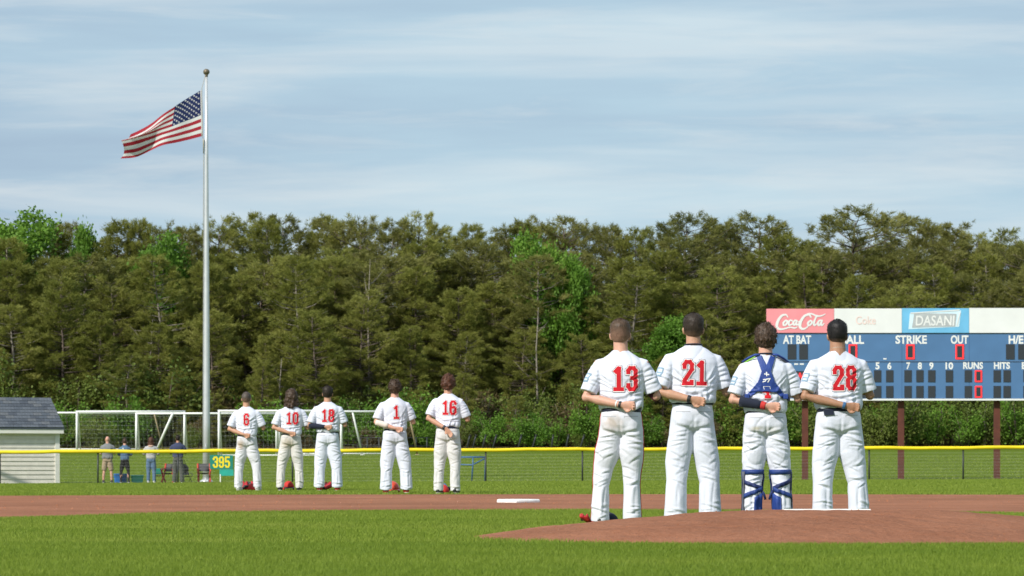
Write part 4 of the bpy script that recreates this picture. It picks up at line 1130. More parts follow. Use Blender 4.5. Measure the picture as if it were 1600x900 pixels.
M['seam'] = cloth('stitched_seam', (0.46, 0.47, 0.51), grain=.02)
M['redpipe'] = cloth('red_piping', (0.45, 0.02, 0.03), grain=.02)
M['shoew'] = pmat('white_shoe', (0.72, 0.71, 0.70), .5, .1, 20); M['shoek'] = pmat('black_shoe', (0.02, 0.02, 0.022), .4, .2, 20); M['shoer'] = pmat('red_shoe', (0.50, 0.03, 0.035), .45, .12, 20)
M['redleather'] = pmat('red_leather', (0.42, 0.022, 0.025), .5, .2, 25, .3, 60); M['blackleather'] = pmat('black_leather', (0.018, 0.018, 0.02), .45, .2, 25, .3, 60)
M['redcap'] = pmat('red_cap', (0.50, 0.03, 0.025), .8, .12, 25); M['orangecap'] = pmat('orange_red_plastic', (0.55, 0.06, 0.025), .3, .1, 15, coat=.3)
SK = {'fair': (0.56, 0.31, 0.225), 'mid': (0.47, 0.255, 0.165), 'tan': (0.36, 0.19, 0.115)}
for k in SK: M['skin_'+k] = skinmat('skin_'+k, SK[k])
HAIR = {'brown': (0.060, 0.036, 0.022), 'dark': (0.026, 0.018, 0.013), 'black': (0.010, 0.009, 0.009), 'lightbrown': (0.105, 0.062, 0.036), 'red': (0.085, 0.034, 0.018), 'grey': (0.10, 0.085, 0.075)}
for k in HAIR:
    M['hair_'+k] = hairmat('hair_'+k, HAIR[k]); 
M['fade_brown'] = hairmat('faded_brown_hair', (0.085, 0.052, 0.032), SK['fair'], 1.62, 1.745)
M['fade_dark'] = hairmat('faded_dark_hair', (0.034, 0.023, 0.016), SK['mid'], 1.575, 1.66)
M['fade_black'] = hairmat('faded_black_hair', (0.012, 0.010, 0.010), SK['tan'], 1.585, 1.645)
M['fade_grey'] = hairmat('cropped_grey_brown_hair', (0.080, 0.062, 0.050), SK['mid'], 1.60, 1.70)

def bvh_of(me):
    c = get_co(me); return BVHTree.FromPolygons([tuple(p) for p in c], [tuple(p.vertices) for p in me.polygons])

def decal(bvh, sdf, cx, cz, x0, x1, z0, z1, cell, mats, lims, parent, name, off=.004, thick=0.0, yfrom=-.6, ydir=1, smooth=True):
    """lay a flat shape on the back of a garment: cells whose distance is under each limit take that material"""
    nx = max(2, int((x1-x0)/cell)); nz = max(2, int((z1-z0)/cell)); V = {}; v = []; f = []; mids = []
    def vert(i, j):
        if (i, j) not in V:
            x = cx+x0+(x1-x0)*i/nx; z = cz+z0+(z1-z0)*j/nz
            h = bvh.ray_cast(Vector((x, yfrom, z)), Vector((0, ydir, 0)))
            y = h[0].y if h[0] is not None else -.05*ydir
            V[(i, j)] = len(v); v.append((x, y-off*ydir, z))
        return V[(i, j)]
    C = np.array([[x0+(x1-x0)*(i+.5)/nx, z0+(z1-z0)*(j+.5)/nz] for j in range(nz) for i in range(nx)]); d = sdf(C)
    for j in range(nz):
        for i in range(nx):
            q = d[j*nx+i]
            for mi, lm in enumerate(lims):
                if q < lm:
                    f.append((vert(i, j), vert(i+1, j), vert(i+1, j+1), vert(i, j+1))); mids.append(mi); break
    if thick > 0 and f:      # give it a rim and a back so it is a solid strap
        n = len(v); ed = {}
        for q in f:
            for a, b in zip(q, q[1:]+q[:1]): ed[(a, b)] = 1
        v += [(p[0], p[1]+thick*ydir, p[2]) for p in v]
        for (a, b) in list(ed):
            if (b, a) not in ed: f.append((b, a, a+n, b+n)); mids.append(0)
    me = mesh(name, v, f, mats, smooth, mids); return obj(name, me, parent)

def poly_sdf(pts):
    P_ = np.array(pts, float)
    def f_(P):
        n = len(P_); d = np.full(len(P), 1e9); ins = np.zeros(len(P), bool)
        for i in range(n):
            a, b = P_[i], P_[(i+1) % n]; ab = b-a; t = np.clip(((P-a) @ ab)/(ab @ ab+1e-12), 0, 1)
            d = np.minimum(d, np.linalg.norm(P-(a+t[:, None]*ab), axis=1))
            c = (a[1] > P[:, 1]) != (b[1] > P[:, 1]); xi = (b[0]-a[0])*(P[:, 1]-a[1])/((b[1]-a[1]) if abs(b[1]-a[1]) > 1e-12 else 1e-12)+a[0]
            ins ^= c & (P[:, 0] < xi)
        return np.where(ins, -d, d)
    return f_

def hand(g, wr, dr, palm_n, curl=1.0, side=1):
    """open-to-fist hand from wrist wr along dr; palm faces palm_n; side: which way the thumb leaves"""
    wr = Vector(wr); d = Vector(dr).normalized(); n = Vector(palm_n); n = (n-d*n.dot(d)).normalized(); s = d.cross(n)*side
    pc = wr+d*.048; K = wr+d*.092
    g.tube([tuple(wr-d*.01)+(.026, .020), tuple(wr+d*.03)+(.037, .016), tuple(wr+d*.07)+(.042, .016), tuple(K)+(.038, .013)], 12, tuple(n))
    for i, (o, ln) in enumerate(((.031, .040), (.0105, .045), (-.0105, .042), (-.030, .033))):
        a = K+s*o-d*.008; c1 = .9*curl
        b = a+(d*math.cos(c1*.6)+n*math.sin(c1*.6))*ln
        c = b+(d*math.cos(c1*1.9)+n*math.sin(c1*1.9))*ln*.72
        e_ = c+(d*math.cos(c1*2.7)+n*math.sin(c1*2.7))*ln*.5
        g.tube([tuple(a)+(.0105,), tuple(b)+(.0098,), tuple(c)+(.0088,), tuple(e_)+(.0075,)], 8, tuple(s))
    a = wr+d*.022+s*.026; b = a+(s*.75+d*.65+n*.25).normalized()*.036; c = b+(d*.8+n*.55-s*.1).normalized()*.030; e_ = c+(d*.5+n*.7-s*.5).normalized()*.022
    g.tube([tuple(a)+(.014,), tuple(b)+(.0125,), tuple(c)+(.011,), tuple(e_)+(.009,)], 8, tuple(n))

def make_person(P):
    """P: dict of pose, dress and place. Faces +Y (away from the camera); built 1.80 m tall, then scaled."""
    near = P.get('near', False); vx = .0065 if near else .010
    r = random.Random(P['seed']); sd = P['seed']
    d = P['d']; X = (P['px']-800)*d/F; s = P['h']/1.80
    root = empty('person', (X, d, gzf(X, d)+P.get('dz', 0)), math.radians(P.get('rz', 0)), s)
    root.rotation_euler[1] = math.radians(P.get('roll', 0))
    tag(root, P['label'], 'person', P.get('group'))
    bw = P.get('bulk', 1.0); fl, fr = P.get('feet', (-.155, .165)); hw = P.get('hem', .088); lean = P.get('lean', 0.0)
    skin = M['skin_'+P['skin']]
    hx_, hz__ = P.get('head', (0, 0))
    # ---- arms
    E = P.get('elbow', (-.305, -.075, 1.125)); W_ = P.get('wrist', (-.035, -.178, 1.035)); HD = P.get('hdir', (1, -.05, -.18))
    shL = (-.185*bw, -.01, 1.425); shR = (.185*bw, -.01, 1.425)
    ER = P.get('elbowR', (.300, .03, 1.135)); WR = (.13, .235, 1.27)
    both = P.get('front', False)
    if both: E = (-ER[0], ER[1], ER[2]); W_ = (-WR[0], WR[1], WR[2])
    # ---- body: one continuous surface
    g = G()
    g.ell((hx_, -.008, 1.690), (.0800, .098, .108), 20, 14)
    g.ell((hx_, .028, 1.632), (.060, .070, .088), 16, 12)
    g.ell((hx_, .098, 1.652), (.014, .020, .026), 10, 8); g.ell((hx_, .082, 1.602), (.024, .016, .012), 10, 8); g.ell((hx_, .082, 1.560), (.024, .022, .016), 10, 8)
    g.ell((hx_-.028, .076, 1.694), (.028, .014, .010), 8, 6); g.ell((hx_+.028, .076, 1.694), (.028, .014, .010), 8, 6)
    for q in (-1, 1): g.ell((hx_+q*.083, -.002, 1.655), (.012, .022, .034), 10, 8, Matrix.Rotation(q*.35, 3, 'Z') @ Matrix.Rotation(q*.15, 3, 'Y'))
    nk = P.get('neck', .063)
    g.tube([(0, -.025, 1.44, nk*1.35, nk*1.2), (0, -.022, 1.50, nk*1.08), (hx_*.6, -.016, 1.56, nk), (hx_, -.008, 1.64, nk*.96)], 16)
    g.loft([(.90, 0, -.01, .14*bw, .085), (1.05, 0, -.005, .135*bw, .085), (1.25, 0, -.005, .155*bw, .09), (1.40, 0, -.012, .165*bw, .08), (1.47, 0, -.018, .10, .06)], 20)
    for (S, e_, w_, nn, dr, sg) in ((shL, E, W_, P.get('palm', (0.0, -1, -.1)) if not both else (.2, -1, 0), HD if not both else (.9, -.1, .35), 1), (shR, ER, WR, (-.2, -1, 0), (-.9, -.1, .35), -1)):
        S_v, e_v, w_v = Vector(S), Vector(e_), Vector(w_); m1 = S_v.lerp(e_v, .5); m2 = e_v.lerp(w_v, .35)
        g.tube([tuple(S_v)+(.055,), tuple(m1)+(.048,), tuple(e_v)+(.042,), tuple(m2)+(.044,), tuple(e_v.lerp(w_v, .75))+(.034,), tuple(w_v)+(.026,)], 12)
        g.ell(e_, (.042, .042, .042), 10, 8)
        hand(g, w_, dr, nn, P.get('curl', 1.0), sg)
    for q, fx in ((-1, fl), (1, fr)):
        g.tube([(q*.08, -.01, .93, .075), (q*.092+fx*.1, -.01, .72, .072), (fx*.82, 0, .48, .052), (fx*.95, -.02, .30, .054), (fx, -.02, .07, .040)], 12)
        g.tube([(fx, -.02, .10, .040), (fx, .0, .05, .038), (fx, .10, .04, .036), (fx, .18, .035, .03)], 10, (0, 0, 1))
    bm_ = remesh(g, .006 if near else .009, 5); bm_.materials.append(skin); obj('body', bm_, root)
    # ---- jersey / top
    top = P.get('top', 'jersey'); g = G(); hem = P.get('jhem', 1.010); by = P.get('belly', 0.0)
    g.loft([(hem, 0, -.012, .186*bw, .130+by), (hem+.035, 0, -.014, .197*bw, .139+by), (1.13, 0, -.010, .194*bw, .130+by), (1.22, 0, -.010, .200*bw, .128+by*.7), (1.32, 0, -.016, .208*bw, .126), (1.385, 0, -.020, .208*bw, .116),
            (1.43, 0, -.022, .192*bw, .100), (1.465, 0, -.022, .160*bw, .086), (1.495, 0, -.022, .122*bw, .076), (1.520, hx_*.3, -.022, .086, .068), (1.534, hx_*.4, -.022, .071, .064)], 32, 2.3)
    sl = P.get('sleeve', .86); sr = P.get('slr', .074)
    for S, e_, q in ((shL, E, -1), (shR, ER, 1)):
        S_v, e_v = Vector(S), Vector(e_)
        a0 = Vector((q*.11*bw, -.02, 1.408))
        pts = [tuple(a0)+(.070, .062), tuple(S_v.lerp(e_v, .08)+Vector((-q*.012, 0, -.008)))+(.074, .070), tuple(S_v.lerp(e_v, .4))+(sr*1.02, sr), tuple(S_v.lerp(e_v, min(sl, .99)))+(sr*1.04, sr*1.04)]
        if sl > 1.2:
            w_v = Vector(W_ if q < 0 else WR); pts += [tuple(e_v)+(sr*.86,), tuple(e_v.lerp(w_v, .5))+(.056,), tuple(e_v.lerp(w_v, .9))+(.045,)]
        g.tube(pts, 16)
    jm = remesh(g, vx, 11)
    co, no = get_co(jm), get_no(jm); jit = lambda a: a*(1+r.uniform(-.25, .25)); cs = []
    A = P.get('fold', 1.0)
    for q in (-1, 1):
        for k in range(4): # from armpit across the back
            z = 1.36-.035*k+r.uniform(-.015, .015); cs.append((q*(.195+.004*k), z, q*r.uniform(.06, .13), z-r.uniform(.05, .14), jit(.010), jit(.0065)))
        for k in range(4): # sleeve wrinkles
            z = 1.365-.04*k; cs.append((q*.205, z-.03, q*(.29+.01*k), z+r.uniform(-.02, .03), jit(.009), jit(.006)))
        for k in range(3):
            z = 1.18-.035*k+r.uniform(-.01, .01); cs.append((q*.19, z, q*r.uniform(.03, .09), z-r.uniform(-.01, .07), jit(.010), jit(.0065)))
        cs.append((q*r.uniform(.10, .15), 1.30, q*r.uniform(.09, .13), 1.09, jit(.014), jit(.006)))
    for k in range(7): # bunched cloth over the belt
        x = r.uniform(-.15, .15); cs.append((x, hem+.005, x+r.uniform(-.05, .05), hem+r.uniform(.07, .13), jit(.011), jit(.008)))
    cs.append((-.17, 1.115, .13, 1.085, .016, .009)); cs.append((-.05, 1.10, .17, 1.14, .013, .007))
    dsp = creases(co, no, cs)*A + .0030*A*waves(co*np.array((1, 1, .55)), sd, 26) + ridged(co*np.array((1, 1, .8)), sd+5, 17)*.0045*A
    co2 = co+no*dsp[:, None]; co2[:, 2] -= (.028*waves(co*np.array((1, 1, 0)), sd+2, 30, 4)-.004)*ss(1.12, 1.03, co[:, 2])*A; set_co(jm, co2); jm.materials.append(M[P.get('topmat', 'jersey')])
    nm = 'jersey' if top == 'jersey' else top
    jo = obj(nm, jm, root); jb = bvh_of(jm)
    # ---- trousers
    g = G(); wz = P.get('waist', 1.018); hb = P.get('hips', 1.0); kn = P.get('knee', .078); zh = P.get('phem', .045)
    g.loft([(wz, 0, -.010, .166*bw, .112+by), (1.0, 0, -.012, .172*hb, .122+by*.8), (.95, 0, -.016, .182*hb, .130), (.88, 0, -.014, .186*hb, .128), (.82, 0, -.008, .172*hb, .108), (.79, 0, 0, .12, .07)], 30, 2.4)
    for q in (-1, 1): g.ell((q*.080*hb, -.052, .892), (.096*hb, .088, .112), 16, 12)
    for q, fx in ((-1, fl), (1, fr)):
        pts = [(q*.088*hb, -.012, .90, .098*hb, .108), (q*.090*hb+fx*.04, -.006, .78, .104*hb, .110), (q*.055+fx*.36, .0, .64, .112*hb, .106), (q*.03+fx*.68, .004, .51, kn*1.20, kn*1.12), (fx*.95, -.010, .36, kn*1.0, kn*1.08)]
        if zh < .2: pts += [(fx*.985, -.020, .20, (kn+hw)/2, (kn+hw)/2*1.05), (fx, -.018, .10, hw, hw*1.08), (fx, -.012, zh, hw*1.02, hw*1.15)]
        else: pts[-1] = (fx*.93, -.005, zh, kn*1.2, kn*1.2)
        g.tube(pts, 18)
    pm = remesh(g, vx*1.08, 10); co, no = get_co(pm), get_no(pm); cs = []
    cs.append((0, .93, 0, .78, .010, .005))
    for q, fx in ((-1, fl), (1, fr)):
        cs.append((q*.015, .805, q*.155, .835+r.uniform(-.01, .01), .013, .007))
        for k in range(5): # rays from the crotch
            z = .80-.028*k; cs.append((q*(.02+.012*k), z, q*(.17+.008*k)+fx*.1, z-r.uniform(-.015, .07), jit(.010), jit(.0055)))
        for k in range(2): # thigh
            z = r.uniform(.55, .70); cx = q*.03+fx*.65; sg = r.choice((-1, 1)); cs.append((cx-.09*sg, z+.02, cx+r.uniform(-.01, .04)*sg, z-r.uniform(.02, .07), jit(.012), jit(.005)))
        for k in range(5): # hollow of the knee
            z = r.uniform(.34, .56); cx = fx*.88; sg = r.choice((-1, 1)); cs.append((cx-.075*sg, z, cx+r.uniform(0, .07)*sg, z-r.uniform(.015, .06), jit(.009), jit(.0058)))
        for k in range(3): # long folds down the calf
            cx = fx*.97+r.uniform(-.05, .05); cs.append((cx, .36, cx+r.uniform(-.03, .03), .10, jit(.014), jit(.006)))
        for k in range(4):
            z = r.uniform(.07, .18); sg = r.choice((-1, 1)); cs.append((fx-.09*sg, z, fx+r.uniform(-.02, .05)*sg, z+r.uniform(-.04, .05), jit(.010), jit(.006)))
    Af = P.get('pfold', 1.0)
    dsp = creases(co, no, cs)*Af + creases(co, no, [(a+.01, b+.02, c, d_-.02, e_, f_*.8) for a, b, c, d_, e_, f_ in cs[1:]], 1)*Af*.8 + .0030*Af*waves(co*np.array((1, 1, .5)), sd+9, 24) + ridged(co*np.array((1, 1, .8)), sd+3, 16)*.0045*Af
    set_co(pm, co+no*dsp[:, None]); pm.materials.append(M[P.get('pmat', 'pants')])
    po = obj(P.get('pname', 'trousers'), pm, root); pb = bvh_of(pm)
    # ---- belt
    if P.get('belt', True):
        v = []; f = []; n = 40
        for k in range(n):
            a = 2*math.pi*k/n; c, q = math.cos(a), math.sin(a); ex = 2/2.4
            for (rr_, z) in ((.002, wz-.026), (.006, wz-.022), (.005, wz+.008), (-.006, wz+.012)):
                v.append(((.168*bw+rr_)*math.copysign(abs(c)**ex, c), -.011+(.115+by+rr_)*math.copysign(abs(q)**ex, q), z))
        for k in range(n):
            for q in range(3):
                a = k*4+q; b = ((k+1) % n)*4+q; f.append((a, b, b+1, a+1))
        mk('belt', (v, f), M[P.get('beltmat', 'navy')], root, True)
        if top == 'jersey':
            for q in (-1, 1):
                decal(pb, lambda P_: np.minimum(seg_box(P_, (-.058, 0), (.058, 0), .0028, 0), seg_box(P_, (-.058, 0), (-.058, -.01), .0026, 0)), q*.095, .958, -.07, .07, -.015, .012, .0035, [M['seam']], [0], po, 'pocket_welt', .002)
    # ---- shoes
    for q, fx in ((-1, fl), (1, fr)):
        g = G(); g.tube([(fx, -.085, .035, .030, .030), (fx, -.06, .055, .042, .050), (fx, 0, .055, .046, .052), (fx, .09, .045, .050, .042), (fx, .17, .036, .046, .030), (fx, .21, .03, .025, .02)], 14, (0, 0, 1))
        g.tube([(fx, -.02, .05, .045), (fx, -.02, .11, .046)], 12)
        sm = remesh(g, .009, 3); c = get_co(sm); c[:, 2] = np.maximum(c[:, 2], .004); set_co(sm, c); sm.materials.append(M[P.get('shoe', 'shoek')]); so2 = obj('shoe', sm, root)
        mk('sole', G().tube([(fx, -.09, .009, .03, .008), (fx, -.05, .009, .046, .009), (fx, .10, .009, .052, .009), (fx, .21, .009, .03, .008)], 12, (0, 0, 1)).g, M['shoew'], so2, True)
    # ---- hair
    hk = P.get('hair', ('short', 'fade_dark'))
    if hk: make_hair(root, hk[0], M[hk[1]], hx_, sd, near)
    # ---- collar
    if P.get('collar'):
        mk('collar', G().tube([(hx_*.4+.072*math.cos(a), -.022+.067*math.sin(a), 1.533-.008*math.sin(a), .007) for a in np.linspace(0, 2*math.pi, 25)], 6, (0, 0, 1), False).g, M[P['collar']], jo, True)
    # ---- number
    if P.get('num'):
        hN = P.get('nh', .222); wN = hN*.455; st = hN*.168
        sdf, tot = digits_sdf(P['num'], wN, hN, hN*.07, st); mg = hN*.06
        decal(jb, sdf, P.get('nx', .0), P.get('nz', 1.295), -tot/2-mg, tot/2+mg, -hN/2-mg, hN/2+mg, .0036 if near else .006, [M['red'], M['numw'], M['outl']], [0, hN*.020, hN*.036], jo, 'number', .005)
    # ---- forearm cover (left arm)
    E_v, W_v = Vector(E), Vector(W_)
    for (u0, u1, rad, mt, nm_) in P.get('bands', []):
        g = G(); rr0 = lambda u: np.interp(u, [0, .35, .75, 1, 1.1], [.042, .044, .034, .026, .030])
        us = np.linspace(u0, u1, 6); g.tube([tuple(E_v.lerp(W_v, u))+(rr0(u)+rad,) for u in us], 14)
        mk(nm_, g.g, M[mt], root, True)
    if P.get('sleeveR'):
        e_ = Vector(ER); mk('arm_sleeve', G().tube([tuple(Vector(shR).lerp(e_, .75))+(.050,), tuple(e_)+(.049,), tuple(e_.lerp(Vector(WR), .35))+(.048,)], 14).g, M[P['sleeveR']], root, True)
    # ---- patch on the left sleeve
    if P.get('patch'):
        S_v = Vector(shL); ax = (E_v-S_v).normalized(); c0 = S_v.lerp(E_v, .52); out_ = Vector((-.75, -.66, -.1)); out_ = (out_-ax*out_.dot(ax)).normalized(); sd2 = ax.cross(out_)
        mtp = [M['patchw'], M['patchb']]; v = []; f = []; mids = []; n = 6; ok = True
        for i in range(n+1):
            for j in range(n+1):
                o_ = c0+sd2*(-.032+.064*i/n)+ax*(-.042+.084*j/n)+out_*.3
                h = jb.ray_cast(o_, -out_); p_ = h[0] if h[0] is not None else c0+out_*.08
                v.append(tuple(p_+out_*.004))
        for i in range(n):
            for j in range(n): f.append((i*(n+1)+j, (i+1)*(n+1)+j, (i+1)*(n+1)+j+1, i*(n+1)+j+1)); mids.append(1 if (i in (0, n-1) or j in (0, 3, n-1)) else 0)
        obj('sleeve_patch', mesh('sleeve_patch', v, f, mtp, True, mids), jo)
    # ---- red piping down the outer legs
    if P.get('piping'):
        for q in (-1, 1):
            pts = []
            for z in np.linspace(.07, 1.0, 34):
                h = pb.ray_cast(Vector((q*.7, -.01, z)), Vector((-q, 0, 0)))
                if h[0] is not None: pts.append((h[0].x+q*.001, h[0].y, h[0].z, .0045))
            mk('piping', G().tube(pts, 6).g, M['redpipe'], po, True)
    return dict(root=root, jersey=jo, jb=jb, pants=po, pb=pb, fl=fl, fr=fr)

M['skinsleeve'] = cloth('cream_arm_sleeve', (0.70, 0.62, 0.55), grain=.05); M['maroon'] = cloth('maroon_arm_sleeve', (0.06, 0.012, 0.014), grain=.08)
M['patchw'] = pmat('patch_pale', (0.55, 0.62, 0.68), .8, .1, 60); M['patchb'] = pmat('patch_blue_thread', (0.22, 0.32, 0.42), .8, .15, 60)

def make_hair(root, kind, mat, hx, seed, near):
    r = np.random.RandomState(seed+50); rr = random.Random(seed+50)
    nu, nv = (44, 30) if near else (30, 22); v = []; f = []
    off = {'short': .006, 'crop': .003, 'curly': .020, 'long': .026, 'shag': .016, 'bun': .008}[kind]
    for j in range(nv+1):
        t = math.pi*j/nv
        for i in range(nu):
            a = 2*math.pi*i/nu
            n_ = np.array((math.sin(t)*math.cos(a), math.sin(t)*math.sin(a), math.cos(t)))
            p = np.array((hx, -.008, 1.690))+n_*np.array((.0800, .098, .108))
            line = np.interp(p[1], [-.10, -.05, -.02, .015, .04, .09], [1.600, 1.605, 1.635, 1.700, 1.715, 1.768])
            if kind in ('curly', 'shag'): line -= .012
            o = off*(1+.35*max(0, n_[2])) + ((.011*math.exp(-((n_[2]-.62)/.30)**2)+.003*max(0, n_[2])) if kind == 'short' else 0)
            k = float(ss(line-.012, line+.012, p[2]))
            v.append(tuple(p+n_*((o+.002)*k-.010*(1-k))))
    for j in range(nv):
        for i in range(nu):
            f.append((j*nu+i, (j+1)*nu+i, (j+1)*nu+(i+1) % nu, j*nu+(i+1) % nu))
    g = G().add(v, f)
    if kind == 'long':
        for k in range(130):
            a = rr.uniform(math.pi*.95, math.pi*2.05); z = rr.uniform(1.50, 1.70); q = rr.uniform(.8, 1.1)
            g.ell((hx+(.105 if z < 1.62 else .09)*q*math.cos(a), -.015+.10*q*math.sin(a), z), (rr.uniform(.018, .03),)*2+(rr.uniform(.025, .04),), 8, 6)
        g.loft([(1.475, hx, -.055, .06, .045), (1.55, hx, -.045, .092, .065), (1.66, hx, -.03, .095, .08)], 16)
    if kind in ('curly', 'shag'):
        for k in range(120 if kind == 'curly' else 70):
            n_ = unit(r.normal(size=3)); n_[1] = -abs(n_[1])*.9+.25*r.rand(); n_ = unit(n_)
            if n_[2] < -.72: continue
            s_ = rr.uniform(.010, .020) if kind == 'curly' else rr.uniform(.010, .017)
            c = np.array((hx, -.008, 1.690))+n_*(np.array((.0775, .098, .108))+off+rr.uniform(-.008, .008))
            g.ell(tuple(c), (s_, s_, s_*rr.uniform(.9, 1.7)), 8, 6)
    if kind == 'bun': g.ell((hx, -.04, 1.812), (.035, .035, .032), 12, 8)
    if kind in ('curly', 'long', 'shag', 'bun'):
        hm = remesh(g, .006 if near else .008, 1, .4); c, n_ = get_co(hm), get_no(hm)
        set_co(hm, c+n_*((.004 if kind != 'bun' else .002)*waves(c, seed, 150, 9))[:, None])
        hm.materials.append(mat); ho = obj('hair', hm, root)
    else:
        hm = mesh('hair', g.v, g.f, mat, True); c, n_ = get_co(hm), get_no(hm); set_co(hm, c+n_*(.0016*waves(c, seed, 120, 9)*ss(1.60, 1.72, c[:, 2]))[:, None]); ho = obj('hair', hm, root)
    # loose strands that break the outline
    c, n_ = get_co(hm), get_no(hm); ns = {'short': 1100, 'crop': 300, 'curly': 420, 'long': 420, 'shag': 600, 'bun': 150}[kind]
    ok = np.where((c[:, 2] > (1.625 if kind != 'long' else 1.47)))[0]; id_ = r.choice(ok, ns); ln = {'short': .011, 'crop': .005, 'curly': .022, 'long': .03, 'shag': .026, 'bun': .015}[kind]
    d = unit(n_[id_]+r.normal(0, .5, (ns, 3))+np.array((0, -.1, -.35 if kind in ('long', 'shag') else .1))); s_ = unit(np.cross(d, r.normal(size=(ns, 3))))*(.0028 if near else .005)
    V = np.stack([c[id_]-s_-d*.003, c[id_]+d*ln*r.uniform(.5, 1.2, (ns, 1)), c[id_]+s_-d*.003], 1)
    st = obj('strands', tri_cloud('strands', V, np.full(ns, .5), mat), ho); st['kind'] = 'stuff'

NG = 'players standing behind the mound'; FG = 'players lined up at the outfield edge'
A13 = make_person(dict(seed=13, near=True, rz=-7, px=971, d=28.5, h=1.715, num='13', nx=.045, nz=1.285, skin='fair', hair=('short', 'fade_brown'), feet=(-.185, .095), hem=.080, knee=.073, head=(-.01, 0),
    label='player number 13 standing leftmost behind the mound, hand behind back', group=NG, pmat='pants13', patch=True, piping=True, sleeveR='maroon',
    bands=[(.93, .99, .003, 'black', 'wristband'), (.85, .88, .003, 'numw', 'bracelet')], shoe='shoek', bulk=1.0, wrist=(.02, -.178, 1.055), hdir=(1, -.05, -.05), elbow=(-.300, -.08, 1.125)))
A21 = make_person(dict(seed=21, near=True, px=1079, d=30.3, h=1.845, num='21', nx=.0, nz=1.292, skin='mid', hair=('short', 'fade_dark'), feet=(-.135, .165), hem=.098, knee=.088, collar='navy', pfold=.7, waist=1.045, jhem=1.037, wrist=(-.035, -.178, 1.062),
    label='player number 21 with dark collar and wristwatch, second from left behind mound', group=NG, bands=[(.90, .99, .004, 'black', 'wristwatch')], patch=True, bulk=1.06, rz=5, roll=.8))
A7 = make_person(dict(seed=7, near=True, px=1196, d=30.2, h=1.745, num='4', nz=1.225, nh=.19, skin='fair', hair=('shag', 'hair_brown'), feet=(-.125, .150), hem=.080, knee=.083, collar='navy', hips=1.05, pfold=1.4,
    label='catcher in royal blue chest harness and leg guards behind the mound', group=NG, pmat='pants7', patch=True, bulk=1.03,
    bands=[(.22, .86, .006, 'navycloth', 'arm_sleeve'), (.84, .97, .007, 'redcap', 'wristband')], elbow=(-.30, -.07, 1.12), wrist=(.0, -.178, 1.06), hdir=(1, -.05, -.03), rz=0))
A28 = make_person(dict(seed=28, near=True, px=1311, d=30.3, h=1.785, num='28', nx=.035, nz=1.288, nh=.225, skin='tan', hair=('short', 'fade_black'), feet=(-.155, .175), hem=.092, knee=.088, bulk=1.12, hips=1.10, belly=.01, neck=.071,
    label='player number 28 with blue wristband standing rightmost behind the mound', group=NG, patch=True, bands=[(.93, 1.0, .004, 'bluep', 'wristband')], elbow=(-.315, -.08, 1.13), wrist=(.03, -.188, 1.04), hdir=(1, -.05, -.12), rz=7, roll=-.6))

# ---- catcher's gear
def leg_ray(pb, cx, cy, z, a, start=.125, fb=.085):
    dv = Vector((math.cos(a), math.sin(a), 0)); h = pb.ray_cast(Vector((cx, cy, z))+dv*start, -dv, start)
    rr_ = (Vector((cx, cy, z))-h[0]).length if h[0] is not None else fb
    return max(.045, rr_)
def leg_piece(pb, fx, name, z_of, a0, a1, off, th, mat, parent, n=24, m=2):
    """sheet wrapped on the leg between two heights z_of(t)=(lo,hi) over angles a0..a1, with thickness th"""
    v = []; f = []
    for i in range(n+1):
        t = i/n; a = a0+(a1-a0)*t; lo, hi = z_of(t)
        for j in range(m+1):
            z = lo+(hi-lo)*j/m; cx = fx*np.interp(z, [.05, .36, .5, .64], [1, .95, .82, .62]); cy = -.01
            q = leg_ray(pb, cx, cy, z, a)
            for o in (off, off+th): v.append((cx+(q+o)*math.cos(a), cy+(q+o)*math.sin(a), z))
    W = (m+1)*2
    for i in range(n):
        for j in range(m):
            b = i*W+j*2; c = b+W
            f += [(b, b+2, c+2, c), (b+1, c+1, c+3, b+3)]
        b = i*W; c = b+W; f.append((b, c, c+1, b+1)); b += m*2; c += m*2; f.append((b, b+1, c+1, c))
    for i in (0, n):
        b = i*W
        for j in range(m): f.append((b+j*2, b+j*2+1, b+j*2+3, b+j*2+2))
    return mk(name, (v, f), mat, parent, True)
rt7, pb7, jb7 = A7['root'], A7['pb'], A7['jb']
